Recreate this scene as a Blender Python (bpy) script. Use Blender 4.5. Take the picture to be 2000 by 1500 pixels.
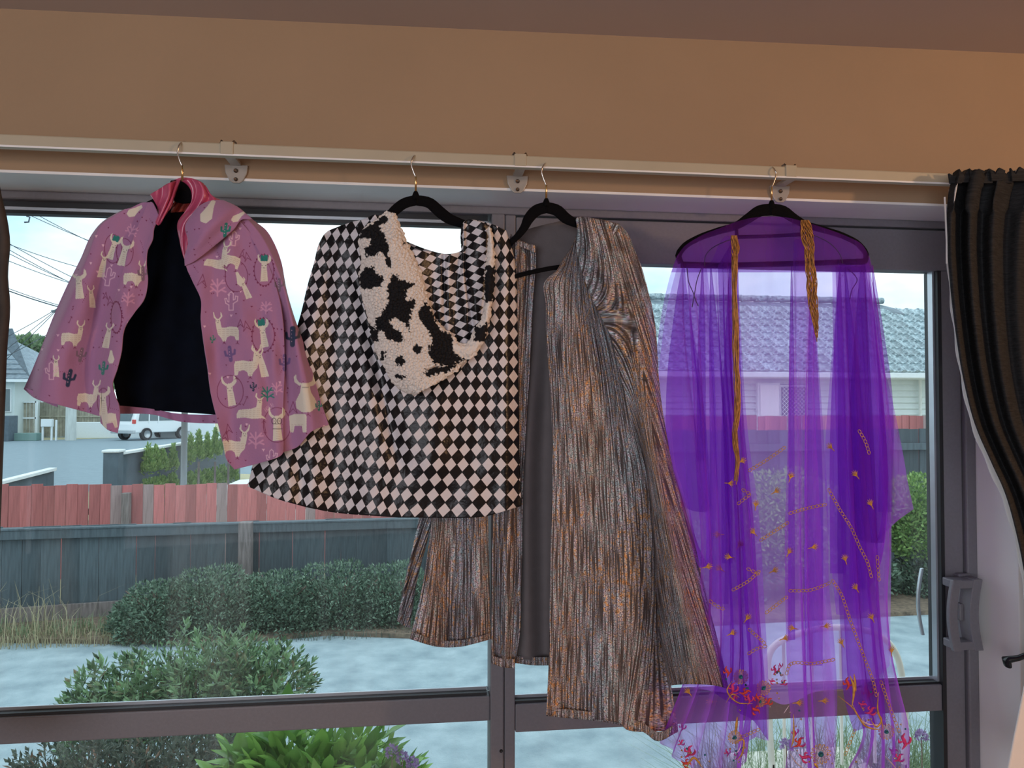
import bpy, bmesh, math, random
import numpy as np
from mathutils import Matrix, Vector
for o in list(bpy.data.objects): bpy.data.objects.remove(o)
SC=bpy.context.scene; COL=SC.collection
random.seed(7); RNG=np.random.default_rng(7)
# ------------------------------------------------------------ camera
F=1450.;YAW=math.radians(6.8);PIT=math.radians(1.55);ROLL=math.radians(0.1);EZ=1.6
_f=np.array([math.sin(YAW)*math.cos(PIT),math.cos(YAW)*math.cos(PIT),math.sin(PIT)])
_r=np.array([math.cos(YAW),-math.sin(YAW),0.]);_u=np.cross(_r,_f)
CR,CU=_r*math.cos(ROLL)+_u*math.sin(ROLL),_u*math.cos(ROLL)-_r*math.sin(ROLL)
cam=bpy.data.cameras.new('camera');co=bpy.data.objects.new('camera',cam);COL.objects.link(co)
cam.sensor_width=36;cam.lens=36*F/2000;cam.clip_start=.05;cam.clip_end=500
co.matrix_world=Matrix(((CR[0],CU[0],-_f[0],0),(CR[1],CU[1],-_f[1],0),(CR[2],CU[2],-_f[2],EZ),(0,0,0,1)))
SC.camera=co
SC.view_settings.view_transform='Standard';SC.view_settings.look='None'
SC.view_settings.exposure=0.42;SC.view_settings.gamma=1;SC.view_settings.use_curve_mapping=False
# ------------------------------------------------------------ sky
W=bpy.data.worlds.new('sky');SC.world=W;W.use_nodes=True
nt=W.node_tree;nt.nodes.clear()
def N(t,typ,**k):
    n=t.nodes.new(typ)
    for a,b in k.items(): setattr(n,a,b)
    return n
tc=N(nt,'ShaderNodeTexCoord');mp=N(nt,'ShaderNodeMapping');mp.inputs['Scale'].default_value=(1,1,2.6)
no=N(nt,'ShaderNodeTexNoise');no.inputs['Scale'].default_value=3.2;no.inputs['Detail'].default_value=6;no.inputs['Roughness'].default_value=.5
rp=N(nt,'ShaderNodeValToRGB')
rp.color_ramp.elements[0].position=.34;rp.color_ramp.elements[0].color=(.33,.50,.62,1)
rp.color_ramp.elements[1].position=.58;rp.color_ramp.elements[1].color=(.74,.84,.88,1)
bg=N(nt,'ShaderNodeBackground');bg.inputs['Strength'].default_value=1.55
ou=N(nt,'ShaderNodeOutputWorld')
L=nt.links.new
L(tc.outputs['Generated'],mp.inputs['Vector']);L(mp.outputs[0],no.inputs['Vector']);L(no.outputs['Fac'],rp.inputs['Fac']);L(rp.outputs[0],bg.inputs['Color']);L(bg.outputs[0],ou.inputs['Surface'])
# ------------------------------------------------------------ room lights
def area(name,loc,target,size,power,col,sy=None):
    l=bpy.data.lights.new(name,'AREA');l.energy=power;l.color=col;l.size=size
    if sy: l.shape='RECTANGLE';l.size_y=sy
    o=bpy.data.objects.new(name,l);COL.objects.link(o);o.location=loc
    o.rotation_euler=(Vector(target)-Vector(loc)).to_track_quat('-Z','Y').to_euler();return o
# unseen fill light added behind the camera, and a warm ceiling lamp to the right
area('back_fill_light',(-1.0,-3.0,1.45),(0,1.5,1.5),4.2,88,(.88,.91,1.0),2.0)
lp=bpy.data.lights.new('warm_lamp','POINT');lp.energy=80;lp.color=(1,.60,.32);lp.shadow_soft_size=.09
lo=bpy.data.objects.new('warm_lamp',lp);COL.objects.link(lo);lo.location=(3.0,-.6,2.075)
# ------------------------------------------------------------ helpers
def ray(px,py):
    px=np.asarray(px,float);py=np.asarray(py,float)
    return _f*F+(px-1000)[...,None]*CR-(py-750)[...,None]*CU
def P(px,py,Y):
    d=ray(px,py);t=np.asarray(Y)/d[...,1];w=d*t[...,None];w[...,2]+=EZ;return w
def PZ(px,py,z):
    d=ray(px,py);t=(z-EZ)/d[...,2];w=d*t[...,None];w[...,2]+=EZ;return w
def lin(r,g,b,a=1.):
    f=lambda c:(c/255/12.92 if c/255<=.04045 else ((c/255+.055)/1.055)**2.4)
    return (f(r),f(g),f(b),a)
OFF={}
def link(name,me,mat=None,parent=None):
    o=bpy.data.objects.new(name,me);COL.objects.link(o)
    if mat is not None and me is not None and len(me.materials)==0:
        for m in (mat if isinstance(mat,(list,tuple)) else [mat]): me.materials.append(m)
    if parent is not None:
        o.parent=parent;o.matrix_parent_inverse=OFF[parent.name].inverted()
    OFF[o.name]=Matrix.Identity(4)
    return o
def thing(name,label,cat,loc=(0,0,0),group=None):
    o=bpy.data.objects.new(name,None);COL.objects.link(o);o.location=loc;o.empty_display_size=.05
    o['label']=label;o['category']=cat
    if group:o['group']=group
    OFF[o.name]=Matrix.Translation(Vector(loc));return o
def tag(o,label,cat,group=None,kind=None):
    o['label']=label;o['category']=cat
    if group:o['group']=group
    if kind:o['kind']=kind
    return o
def struct(o): o['kind']='structure';return o
def mesh(name,v,f,smooth=False):
    me=bpy.data.meshes.new(name)
    if isinstance(f,np.ndarray) and f.ndim==2:
        v=np.asarray(v,np.float32).reshape(-1,3);n,k=f.shape
        me.vertices.add(len(v));me.vertices.foreach_set('co',v.ravel())
        me.loops.add(n*k);me.loops.foreach_set('vertex_index',f.astype(np.int32).ravel())
        me.polygons.add(n);me.polygons.foreach_set('loop_start',np.arange(0,n*k,k,dtype=np.int32))
        me.update(calc_edges=True)
    else: me.from_pydata([tuple(map(float,a)) for a in v],[],[tuple(int(i) for i in q) for q in f])
    if smooth: me.polygons.foreach_set('use_smooth',np.ones(len(me.polygons),bool))
    me.update();return me
def boxm(name,x0,x1,y0,y1,z0,z1):
    v=[(x,y,z) for x in (x0,x1) for y in (y0,y1) for z in (z0,z1)]
    f=[(0,1,3,2),(4,6,7,5),(0,4,5,1),(2,3,7,6),(0,2,6,4),(1,5,7,3)]
    return mesh(name,v,f)
def bev(o,w,seg=2):
    m=o.modifiers.new('b','BEVEL');m.width=w;m.segments=seg;m.limit_method='ANGLE';return o
def box(name,x0,x1,y0,y1,z0,z1,mat,parent=None,b=0):
    o=link(name,boxm(name,x0,x1,y0,y1,z0,z1),mat,parent)
    if b: bev(o,b)
    return o
def prism(name,poly,y0,y1,mat,parent=None,b=0):
    "polygon in x,z extruded in y"
    n=len(poly);v=[(x,y0,z) for x,z in poly]+[(x,y1,z) for x,z in poly]
    f=[tuple(range(n)),tuple(range(2*n-1,n-1,-1))]+[(i,(i+1)%n,(i+1)%n+n,i+n)[::-1] for i in range(n)]
    o=link(name,mesh(name,v,f),mat,parent)
    if b:bev(o,b)
    return o
def ptx(pts,Y): return [tuple(P(a,b,Y)[[0,2]]) for a,b in pts]
def tube_vf(pts,r,n=8,v0=0,caps=True,rb=None):
    pts=np.asarray(pts,float);m=len(pts);r=np.broadcast_to(np.asarray(r,float),(m,));rb=r if rb is None else np.broadcast_to(np.asarray(rb,float),(m,))
    t=np.gradient(pts,axis=0);t/=np.linalg.norm(t,axis=1)[:,None]+1e-12
    up=np.array([0,1.,0]) 
    if abs(t[:,1]).mean()>.8: up=np.array([0,0,1.])
    a=np.cross(t,up);la=np.linalg.norm(a,axis=1)[:,None]
    a=np.where(la<1e-4,np.array([1.,0,0]),a/(la+1e-12));b=np.cross(t,a)
    th=np.linspace(0,2*math.pi,n,endpoint=False)
    v=pts[:,None]+a[:,None]*np.cos(th)[None,:,None]*r[:,None,None]+b[:,None]*np.sin(th)[None,:,None]*rb[:,None,None]
    i=np.arange(m-1)[:,None]*n+np.arange(n)[None];j=np.arange(m-1)[:,None]*n+(np.arange(n)[None]+1)%n
    f=np.stack([i,j,j+n,i+n],-1).reshape(-1,4)+v0
    return v.reshape(-1,3),f
def tube(name,pts,r,mat,parent=None,n=8,rb=None):
    v,f=tube_vf(pts,r,n,rb=rb);fl=[tuple(q) for q in f];m=len(v)
    fl+= [tuple(range(n)),tuple(range(m-1,m-n-1,-1))]
    me=mesh(name,v,fl,True);return link(name,me,mat,parent)
def tubes(name,lst,r,mat,parent=None,n=5):
    V=[];Fc=[];k=0
    for pts in lst:
        v,f=tube_vf(pts,r,n,k);V.append(v);Fc.append(f);k+=len(v)
    return link(name,mesh(name,np.concatenate(V),np.concatenate(Fc),True),mat,parent)
def herm(t,y,x):
    "Hermite resample y(t) (first axis) at x"
    t=np.asarray(t,float);y=np.asarray(y,float);d=np.diff(t);d[d<1e-9]=1e-9
    s=np.diff(y,axis=0)/d.reshape((-1,)+(1,)*(y.ndim-1))
    m=np.empty_like(y);m[0]=s[0];m[-1]=s[-1]
    if len(t)>2:
        w=(d[1:]/(d[:-1]+d[1:])).reshape((-1,)+(1,)*(y.ndim-1));m[1:-1]=s[:-1]*w+s[1:]*(1-w)
    i=np.clip(np.searchsorted(t,x,side='right')-1,0,len(t)-2);h=d[i];u=(x-t[i])/h
    sh=(-1,)+(1,)*(y.ndim-1);u=u.reshape(sh);h=h.reshape(sh)
    return (2*u**3-3*u**2+1)*y[i]+(u**3-2*u**2+u)*h*m[i]+(-2*u**3+3*u**2)*y[i+1]+(u**3-u**2)*h*m[i+1]
HANG=1.52
class Info: pass
def drape(name,cols,nu,nv,mat,parent,base=0.,fold=None,thick=.002,uv=None,smoothu=True,keep=None):
    "cloth surface through hanging guide lines; each line is (px,py[,depth]) at the hanging plane"
    C=[]
    for c in cols:
        a=np.array([(q+(0.,))[:3] if len(q)==2 else q for q in c],float)
        l=np.concatenate([[0],np.cumsum(np.hypot(*np.diff(a[:,:2],axis=0).T))])
        C.append(herm(l/l[-1],a,np.linspace(0,1,nv)))
    C=np.array(C)                                    # ncol,nv,3
    w=np.concatenate([[0],np.cumsum(np.abs(np.diff(C[:,:,:2],axis=0)).sum(2).mean(1))]);w/=w[-1]
    x=np.linspace(0,1,nu)
    if smoothu: G=herm(w,C,x)
    else: G=np.stack([[np.interp(x,w,C[:,j,k]) for k in range(3)] for j in range(nv)],0).transpose(2,0,1)
    PX,PY,D=G[...,0].copy(),G[...,1].copy(),G[...,2].copy()+base
    U,V=np.meshgrid(x,np.linspace(0,1,nv),indexing='ij')
    if fold is not None:
        r=fold(U,V,PX,PY)
        if isinstance(r,tuple): D+=r[0];PX+=r[1]; 
        else: D+=r
        if isinstance(r,tuple) and len(r)>2: PY+=r[2]
    v=P(PX,PY,HANG+D).reshape(-1,3)
    i=(np.arange(nu-1)[:,None]*nv+np.arange(nv-1)[None]).ravel()
    f=np.stack([i,i+1,i+nv+1,i+nv],1)
    q=v[f];nn=np.cross(q[:,1]-q[:,0],q[:,3]-q[:,0])[:,1].sum()
    if nn>0: f=f[:,::-1].copy()
    me=mesh(name,v,f,True)
    Wm=np.abs(np.diff(C[:,:,0],axis=0)).sum(0).mean()/1000;Hm=np.abs(np.diff(C[:,:,1],axis=1)).sum(1).mean()/1000
    if uv is None: UU,VV=U*Wm,V*Hm
    elif uv=='px': UU,VV=PX/1000,PY/1000
    else: UU,VV=uv(PX,PY,U,V)
    ul=me.uv_layers.new(name='UVMap');idx=np.empty(len(me.loops),np.int32);me.loops.foreach_get('vertex_index',idx)
    ul.data.foreach_set('uv',np.stack([UU.ravel()[idx],VV.ravel()[idx]],1).astype(np.float32).ravel())
    o=link(name,me,mat,parent)
    if thick:
        m=o.modifiers.new('s','SOLIDIFY');m.thickness=thick;m.offset=0
        if isinstance(mat,(list,tuple)): m.material_offset=1;m.material_offset_rim=0
    inf=Info();inf.PX,inf.PY,inf.D=PX.ravel(),PY.ravel(),D.ravel();o_info[o.name]=inf
    return o
o_info={}
def smooth(a,b,x): 
    t=np.clip((x-a)/(b-a),0,1);return t*t*(3-2*t)
def vnoise(x,y,seed=0):
    r=np.random.default_rng(seed);T=r.random((64,64))
    xi=np.floor(x).astype(int);yi=np.floor(y).astype(int);fx=x-xi;fy=y-yi;fx=fx*fx*(3-2*fx);fy=fy*fy*(3-2*fy)
    g=lambda i,j:T[i%64,j%64]
    return (g(xi,yi)*(1-fx)+g(xi+1,yi)*fx)*(1-fy)+(g(xi,yi+1)*(1-fx)+g(xi+1,yi+1)*fx)*fy-.5
# ------------------------------------------------------------ materials
def mat(name,col,rough=.6,metal=0.,var=.0,scale=20.,bump=0.,bscale=None,spec=.5,stretch=None,rand=0.,sheen=0,col2=None,detail=3):
    m=bpy.data.materials.new(name);m.use_nodes=True;t=m.node_tree;b=t.nodes['Principled BSDF']
    b.inputs['Roughness'].default_value=rough;b.inputs['Metallic'].default_value=metal;b.inputs['Specular IOR Level'].default_value=spec
    if sheen:b.inputs['Sheen Weight'].default_value=sheen
    tc=N(t,'ShaderNodeTexCoord');mp=N(t,'ShaderNodeMapping')
    if stretch:mp.inputs['Scale'].default_value=stretch
    t.links.new(tc.outputs['Object'],mp.inputs['Vector'])
    no=N(t,'ShaderNodeTexNoise');no.inputs['Scale'].default_value=scale;no.inputs['Detail'].default_value=detail
    t.links.new(mp.outputs[0],no.inputs['Vector'])
    mx=N(t,'ShaderNodeMix',data_type='RGBA');c=np.array(col[:3])
    if col2 is None: A=c*(1-var);B=c*(1+var)
    else: A=c;B=np.array(col2[:3])
    rr=N(t,'ShaderNodeMapRange');rr.inputs['From Min'].default_value=.3;rr.inputs['From Max'].default_value=.7
    t.links.new(no.outputs['Fac'],rr.inputs['Value'])
    mx.inputs['A'].default_value=(*A,1);mx.inputs['B'].default_value=(*B,1);t.links.new(rr.outputs[0],mx.inputs['Factor'])
    out=mx.outputs['Result']
    if rand:
        oi=N(t,'ShaderNodeObjectInfo');hs=N(t,'ShaderNodeHueSaturation')
        mr=N(t,'ShaderNodeMapRange');mr.inputs['To Min'].default_value=1-rand;mr.inputs['To Max'].default_value=1+rand
        t.links.new(oi.outputs['Random'],mr.inputs['Value']);t.links.new(mr.outputs[0],hs.inputs['Value']);t.links.new(out,hs.inputs['Color']);out=hs.outputs['Color']
    t.links.new(out,b.inputs['Base Color'])
    if bump:
        n2=N(t,'ShaderNodeTexNoise');n2.inputs['Scale'].default_value=bscale or scale;n2.inputs['Detail'].default_value=4
        t.links.new(mp.outputs[0],n2.inputs['Vector']);bp=N(t,'ShaderNodeBump');bp.inputs['Strength'].default_value=bump;bp.inputs['Distance'].default_value=.01
        t.links.new(n2.outputs['Fac'],bp.inputs['Height']);t.links.new(bp.outputs[0],b.inputs['Normal'])
    return m
M={}
M['wall']=mat('cream_wall_paint',(.37,.26,.165),.85,var=.04,scale=3,bump=.08,bscale=90,spec=.2)
M['ceiling']=mat('ceiling_paint',(.50,.43,.40),.95,var=.03,scale=2,spec=.1)
M['white']=mat('white_gloss_paint',(.86,.86,.86),.35,var=.02,scale=8,bump=.03,bscale=40)
M['cream']=mat('cream_rail_plastic',(.47,.42,.31),.35,var=.03,scale=12)
M['alu']=mat('grey_powder_coated_aluminium',(.17,.165,.185),.45,metal=.0,var=.05,scale=150,bump=.05,bscale=600)
M['rubber']=mat('black_rubber_gasket',(.012,.013,.016),.5,var=.1)
M['bead']=mat('bright_glazing_bead',(.5,.55,.6),.25,metal=.6,var=.05)
M['carpet']=mat('carpet',(.25,.21,.18),.95,var=.15,scale=60)
M['blackvelvet']=mat('black_velvet',(.003,.003,.004),.9,var=.2,scale=200,bump=.2,bscale=900,spec=.12)
M['gold']=mat('brass_wire',(.85,.60,.28),.25,metal=1,var=.05)
M['steel']=mat('chrome_wire',(.7,.68,.64),.22,metal=1,var=.05)
M['clear']=mat('cloudy_clear_plastic',(.40,.37,.33),.3,var=.05,scale=60)
M['screw']=mat('dull_screw',(.16,.12,.09),.5,metal=.7,var=.3,scale=300)
def glassmat():
    m=bpy.data.materials.new('window_glass');m.use_nodes=True;t=m.node_tree;t.nodes.clear()
    tr=N(t,'ShaderNodeBsdfTransparent');tr.inputs[0].default_value=(.965,.985,.985,1)
    gl=N(t,'ShaderNodeBsdfGlossy');gl.inputs['Roughness'].default_value=.015
    fr=N(t,'ShaderNodeFresnel');fr.inputs[0].default_value=1.13
    mx=N(t,'ShaderNodeMixShader');o=N(t,'ShaderNodeOutputMaterial')
    df=N(t,'ShaderNodeBsdfDiffuse');df.inputs[0].default_value=(.8,.88,.9,1)
    tc=N(t,'ShaderNodeTexCoord');mp=N(t,'ShaderNodeMapping');mp.inputs['Scale'].default_value=(9,1,.7)
    no=N(t,'ShaderNodeTexNoise');no.inputs['Scale'].default_value=1.5;no.inputs['Detail'].default_value=5
    mr=N(t,'ShaderNodeMapRange');mr.inputs['From Min'].default_value=.5;mr.inputs['From Max'].default_value=.8;mr.inputs['To Max'].default_value=.07;mr.inputs['To Min'].default_value=.012
    m2=N(t,'ShaderNodeMixShader')
    t.links.new(tc.outputs['Object'],mp.inputs[0]);t.links.new(mp.outputs[0],no.inputs['Vector']);t.links.new(no.outputs[0],mr.inputs[0])
    t.links.new(fr.outputs[0],mx.inputs[0]);t.links.new(tr.outputs[0],mx.inputs[1]);t.links.new(gl.outputs[0],mx.inputs[2])
    t.links.new(mr.outputs[0],m2.inputs[0]);t.links.new(mx.outputs[0],m2.inputs[1]);t.links.new(df.outputs[0],m2.inputs[2]);t.links.new(m2.outputs[0],o.inputs[0]);return m
M['glass']=glassmat()
# ============================================================ ROOM
WY=1.60;FY=1.73;LZ=2.066;XL=-1.75;XR=1.385
struct(box('floor',-3.2,4.2,-3.4,1.9,-.1,0,M['carpet']))
cz0,cz1=2.404,2.442
def cz(x): return cz0+(x+.721)*(cz1-cz0)/2.146
struct(link('ceiling',mesh('ceiling',[(x,y,cz(x)+h) for h in (0,.1) for x,y in ((-3.2,-3.4),(4.2,-3.4),(4.2,1.9),(-3.2,1.9))],[(0,1,2,3),(7,6,5,4),(0,4,5,1),(1,5,6,2),(2,6,7,3),(3,7,4,0)]),M['ceiling']))
struct(box('wall_back',-3.2,4.2,-3.4,-3.2,0,2.6,M['wall']))
struct(box('wall_left',-3.2,-3.0,-3.2,1.6,0,2.6,M['wall']))
struct(box('wall_right',4.0,4.2,-3.2,1.6,0,2.6,M['wall']))
wf=struct(box('wall_front',-3.2,4.2,WY,1.88,LZ+.004,2.6,M['wall']))
ws=box('side_section',XR+.012,4.2,WY,1.88,0,LZ+.004,M['wall'],wf)
ws=box('side_section',-3.2,XL-.012,WY,1.88,0,LZ+.004,M['wall'],wf)
# white painted reveal around the opening: soffit, jambs and the slim architrave edge
struct(box('trim_1',XL-.012,XR+.012,WY-.001,1.86,LZ,LZ+.006,M['white'],b=.001))
struct(box('trim_2',XR,XR+.014,WY-.004,1.86,0,LZ,M['white'],b=.002))
struct(box('trim_3',XL-.014,XL,WY-.004,1.86,0,LZ,M['white'],b=.002))
struct(box('trim_4',XR+.014,XR+.05,WY-.012,WY,0,LZ+.014,M['white'],b=.003))
def Z(px,py,Y=FY): return float(P(px,py,Y)[2])
def X(px,py,Y=FY): return float(P(px,py,Y)[0])
# ---- window 1: big fixed pane on the left
zt=Z(250,395);zg=Z(250,415);zr1,zr0=.923,.866
w1=struct(thing('window_1','x','x'))
for k in ('label','category'): del w1[k]
w1['kind']='structure'
A=M['alu']
box('window_frame',XL,XR,FY,FY+.09,zt,LZ,A,w1,.003)             # head
box('window_frame',XL,.157,FY+.004,FY+.07,zr0,zr1,A,w1,.003)    # transom
box('glazing_bead',XL,.150,FY+.012,FY+.03,zr1,zr1+.006,M['rubber'],w1)
box('glazing_bead',XL,.150,FY+.03,FY+.034,zr1,zr1+.013,M['bead'],w1)
box('gasket',XL,.150,FY+.02,FY+.05,zt-.012,zt,M['rubber'],w1)
box('glazing_bead',XL,.150,FY+.022,FY+.05,zt-.019,zt-.012,M['bead'],w1)
box('gasket',XL,.150,FY+.024,FY+.05,zt-.026,zt-.019,M['rubber'],w1)
box('mullion',.157,.188,FY-.004,FY+.08,0.02,zt,A,w1,.003)
box('mullion',.190,.215,FY+.002,FY+.08,0.02,zt,A,w1,.003)
box('mullion',.186,.192,FY+.012,FY+.02,0.02,zt,M['bead'],w1)
box('window_frame',XL,.157,FY,FY+.08,0,.05,A,w1,.003)
box('window_frame',XL,XL+.04,FY,FY+.08,0,LZ,A,w1,.003)
gl=box('glass_pane',XL+.04,.157,FY+.036,FY+.041,zr1,zt-.01,M['glass'],w1)
gl=box('glass_pane',XL+.04,.157,FY+.036,FY+.041,.05,zr0,M['glass'],w1)
tube('screw',[(.182,FY-.006,.80),(.182,FY-.002,.80)],.004,M['rubber'],w1)
# ---- door 1: sliding door panel on the right
d1=struct(thing('door_1','x','x'))
for k in ('label','category'): del d1[k]
d1['kind']='structure'
dzt=Z(1400,518);x0,x1=.216,1.293;xs=1.352
box('door_rail',x0,xs,FY+.004,FY+.05,dzt,zt-.004,A,d1,.003)
box('door_rail',x0,x1+.004,FY+.004,FY+.05,.836,.901,A,d1,.003)
box('glazing_bead',x0,x1,FY+.012,FY+.03,.901,.906,M['rubber'],d1)
box('glazing_bead',x0,x1,FY+.03,FY+.034,.901,.913,M['bead'],d1)
box('door_rail',x0,xs,FY+.004,FY+.05,.03,.12,A,d1,.003)
box('door_stile',x1,xs,FY+.002,FY+.052,.03,dzt,A,d1,.003)
box('gasket',x1-.004,x1+.006,FY-.001,FY+.05,.10,dzt,M['rubber'],d1)
box('glazing_bead',x1-.009,x1-.004,FY+.012,FY+.03,.906,dzt,M['bead'],d1)
box('door_frame',xs+.004,XR,FY-.006,FY+.09,0,zt,A,d1,.004)
box('gasket',xs,xs+.004,FY+.01,FY+.05,0,zt,M['rubber'],d1)
box('glass_pane',x0,x1,FY+.034,FY+.039,.901,dzt,M['glass'],d1)
box('glass_pane',x0,x1,FY+.034,FY+.039,.12,.836,M['glass'],d1)
# handle
hz1,hz0=1.2,.985
hz1=Z(1850,1128,FY-.03);hz0=Z(1850,1266,FY-.03)
dh=box('door_handle',xs-.028,xs+.006,FY-.016,FY+.004,hz0-.002,hz1+.004,A,d1,.004)
def arch(name,xa,xb,y0,y1,parent,m):
    n=14;zs=np.linspace(hz0,hz1,n);v=[];bow=lambda s:.012*math.sin(math.pi*s)
    pr=[]
    for i,z in enumerate(zs):
        s=i/(n-1);pr.append((xa-bow(s),z))
    for i,z in enumerate(zs[::-1]):
        s=i/(n-1);pr.append((xb-bow(s),z))
    return prism(name,pr,y0,y1,m,parent,.002)
arch('handle_grip',xs-.074,xs-.052,FY-.058,FY-.046,dh,A)
box('handle_arm',xs-.070,xs+.002,FY-.0565,FY-.012,hz1-.022,hz1-.002,A,dh,.003)
box('handle_arm',xs-.070,xs+.002,FY-.0565,FY-.012,hz0+.002,hz0+.022,A,dh,.003)
arch('handle_grip',xs-.020,xs+.004,FY-.058,FY-.018,dh,A)
zm=(hz0+hz1)/2
box('latch_plate',xs-.046,xs-.020,FY-.02,FY-.012,hz0+.02,hz1-.02,M['bead'],dh,.002)
box('latch',xs-.040,xs-.027,FY-.034,FY-.018,zm-.02,zm+.022,M['alu'],dh,.003)
arch('handle_grip',xs-.066,xs-.058,FY+.07,FY+.078,dh,M['bead'])
# ============================================================ CURTAIN RAIL
RZ0,RZ1=2.0905,2.1145
cr=thing('curtain_rail','long cream plastic curtain rail fixed across the wall above the window','curtain rail',(0,HANG,2.1))
box('track',XL-.1,2.2,HANG-.011,HANG+.011,RZ0,RZ1,M['cream'],cr,.003)
box('track_lip',XL-.1,2.2,HANG-.0125,HANG-.0105,RZ0-.0015,RZ0+.002,M['white'],cr)
for px,py in ((460,308),(1007,332),(1518,348)):
    c=P(px,py,WY-.004);xx=c[0];pl=px
    xx=float(P(px+3,py,WY)[0])
    prof=[(xx-.033,2.098),(xx+.033,2.098),(xx+.030,2.078),(xx+.019,2.060),(xx+.010,2.054),(xx-.010,2.054),(xx-.019,2.060),(xx-.030,2.078)]
    prof=[(xx+(a-xx)*.72,2.098+(z-2.098)*.86) for a,z in prof]
    bp=prism('bracket',prof,WY-.007,WY-.001,M['clear'],cr,.0015)
    box('bracket_arm',xx-.010,xx+.010,HANG+.011,WY-.006,2.096,2.102,M['clear'],bp)
    for dz,r in ((.013,.0045),(.031,.004)):
        tube('screw',[(xx,WY-.010,2.098-dz),(xx,WY-.006,2.098-dz)],r,M['screw'],bp,10)
    if px<1500: cx=float(P(px-14 if px<600 else px+8,py,HANG)[0])
    else: cx=float(P(1540,py,HANG)[0])
    cl=box('rail_clip',cx-.0125,cx+.0125,HANG-.0135,HANG+.0125,RZ0+.001,RZ1+.0025,M['cream'],cr,.0015)
    for s in (-1,1): tube('clip_hook',[(cx+s*.009,HANG-.008,RZ1+.002),(cx+s*.012,HANG-.006,RZ1+.006),(cx+s*.015,HANG,RZ1+.003)],.002,M['screw'],cl,6)
# ============================================================ CURTAINS
M['curtain']=mat('charcoal_slub_curtain',(.024,.025,.027),.85,var=.35,scale=60,bump=.35,bscale=90,stretch=(.35,1,6),spec=.2)
M['lining']=mat('white_curtain_lining',(.78,.76,.74),.8,var=.03,scale=10,bump=.05)
M['browncurtain']=mat('dark_brown_curtain',(.05,.038,.03),.85,var=.2,scale=40)
ct=thing('curtain','charcoal slub curtain swept to the right of the glass door, with white lining','curtain',(1.7,1.5,0))
def cf(U,V,PX,PY):
    s=smooth(0.03,.25,V)
    g=np.sin(U*2*math.pi*5.6+1.2*np.sin(V*4))
    return -.022*g*(1-.3*s)-.008*np.sin(U*41+3*V),6*(1-s)*np.sin(U*60)*(V<.06),-7*np.sin(U*2*math.pi*11)*(V<.02)
lead=[(1862,338),(1853,380),(1850,450),(1855,540),(1866,640),(1882,740),(1905,830),(1935,900),(1962,960),(1985,1040),(2010,1180),(2022,1340),(2030,1510)]
def shift(c,dx0,dx1,dy=0):
    n=len(c);return [(x+dx0+(dx1-dx0)*i/(n-1),y+dy) for i,(x,y) in enumerate(c)]
drape('curtain_panel',[lead,shift(lead,45,40),shift(lead,100,70),shift(lead,150,90),shift(lead,210,110),shift(lead,300,140)],170,120,[M['curtain'],M['lining']],ct,base=-.045,fold=cf,thick=.002)
low=[(2040,1200),(2025,1320),(2012,1400),(2000,1510)]
drape('lining_edge',[low,shift(low,14,20),shift(low,30,46)],20,30,M['lining'],ct,base=-.03,fold=lambda U,V,a,b:-.02*np.sin(U*14),thick=.002)
l0=[(1855,370),(1852,450),(1857,540),(1868,640),(1884,740),(1906,830),(1936,902),(1962,962),(1986,1042),(2010,1200)]
lw=[3,6,9,11,13,16,20,18,14,6]
drape('lining_edge',[[(x-w*.55,y) for (x,y),w in zip(l0,lw)],[(x+w*.5,y) for (x,y),w in zip(l0,lw)]],6,90,M['lining'],ct,base=-.012,fold=lambda U,V,a,b:(-.004*np.sin(V*50),1.5*np.sin(V*63)),thick=.002)
l1=[(2030,1200),(2014,1320),(1996,1420),(1980,1510)]
drape('lining_edge',[shift(l1,-8,-14),l1,shift(l1,20,30)],12,30,M['lining'],ct,base=-.05,thick=.002)
tb=[(1845,385),(1848,430),(1849,470),(1850,515)]
tubes('header_cord',[[P(x+random.uniform(-1,1)*(i%2),y,HANG-.06) for i,(x,y) in enumerate(tb)]],.002,M['lining'],ct)
# gathered heading ruffles
for i in range(9):
    x=1868+i*20;y=345+random.uniform(-6,4)
    prism('heading_ruffle',ptx([(x-12,y+14),(x-15,y-6-(i*7)%9),(x-5,y+1),(x+3,y-8-(i*5)%8),(x+15,y-4-(i*11)%7),(x+10,y+14)],HANG-.062+.006*(i%2)),HANG-.064+.006*(i%2),HANG-.058+.006*(i%2),M['curtain'],ct,.001)
hk=[P(1968,1300,1.56),P(1966,1290,1.555),P(1972,1288,1.55),P(1990,1285,1.54),P(2010,1277,1.52),P(2040,1268,1.5)]
tag(tube('curtain_tieback_hook',hk,[.006,.008,.007,.006,.006,.006],mat('black_gloss_hook',(.01,.01,.012),.2),None,12,rb=[.010,.012,.009,.007,.006,.006]),'black curved tieback hook at the right edge beside the door handle','hook')
c2=thing('curtain','dark brown curtain edge at the far left of the window','curtain',(-1.0,1.4,0))
el=[(-4,345),(2,380),(13,425),(19,470),(15,540),(19,590),(13,690),(9,800),(4,930),(-6,1200),(-10,1510)]
drape('curtain_panel',[shift(el,-260,-260),shift(el,-120,-120),shift(el,-40,-40),el],60,60,M['browncurtain'],c2,base=-.04,fold=lambda U,V,a,b:-.012*np.sin(U*28))
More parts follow.
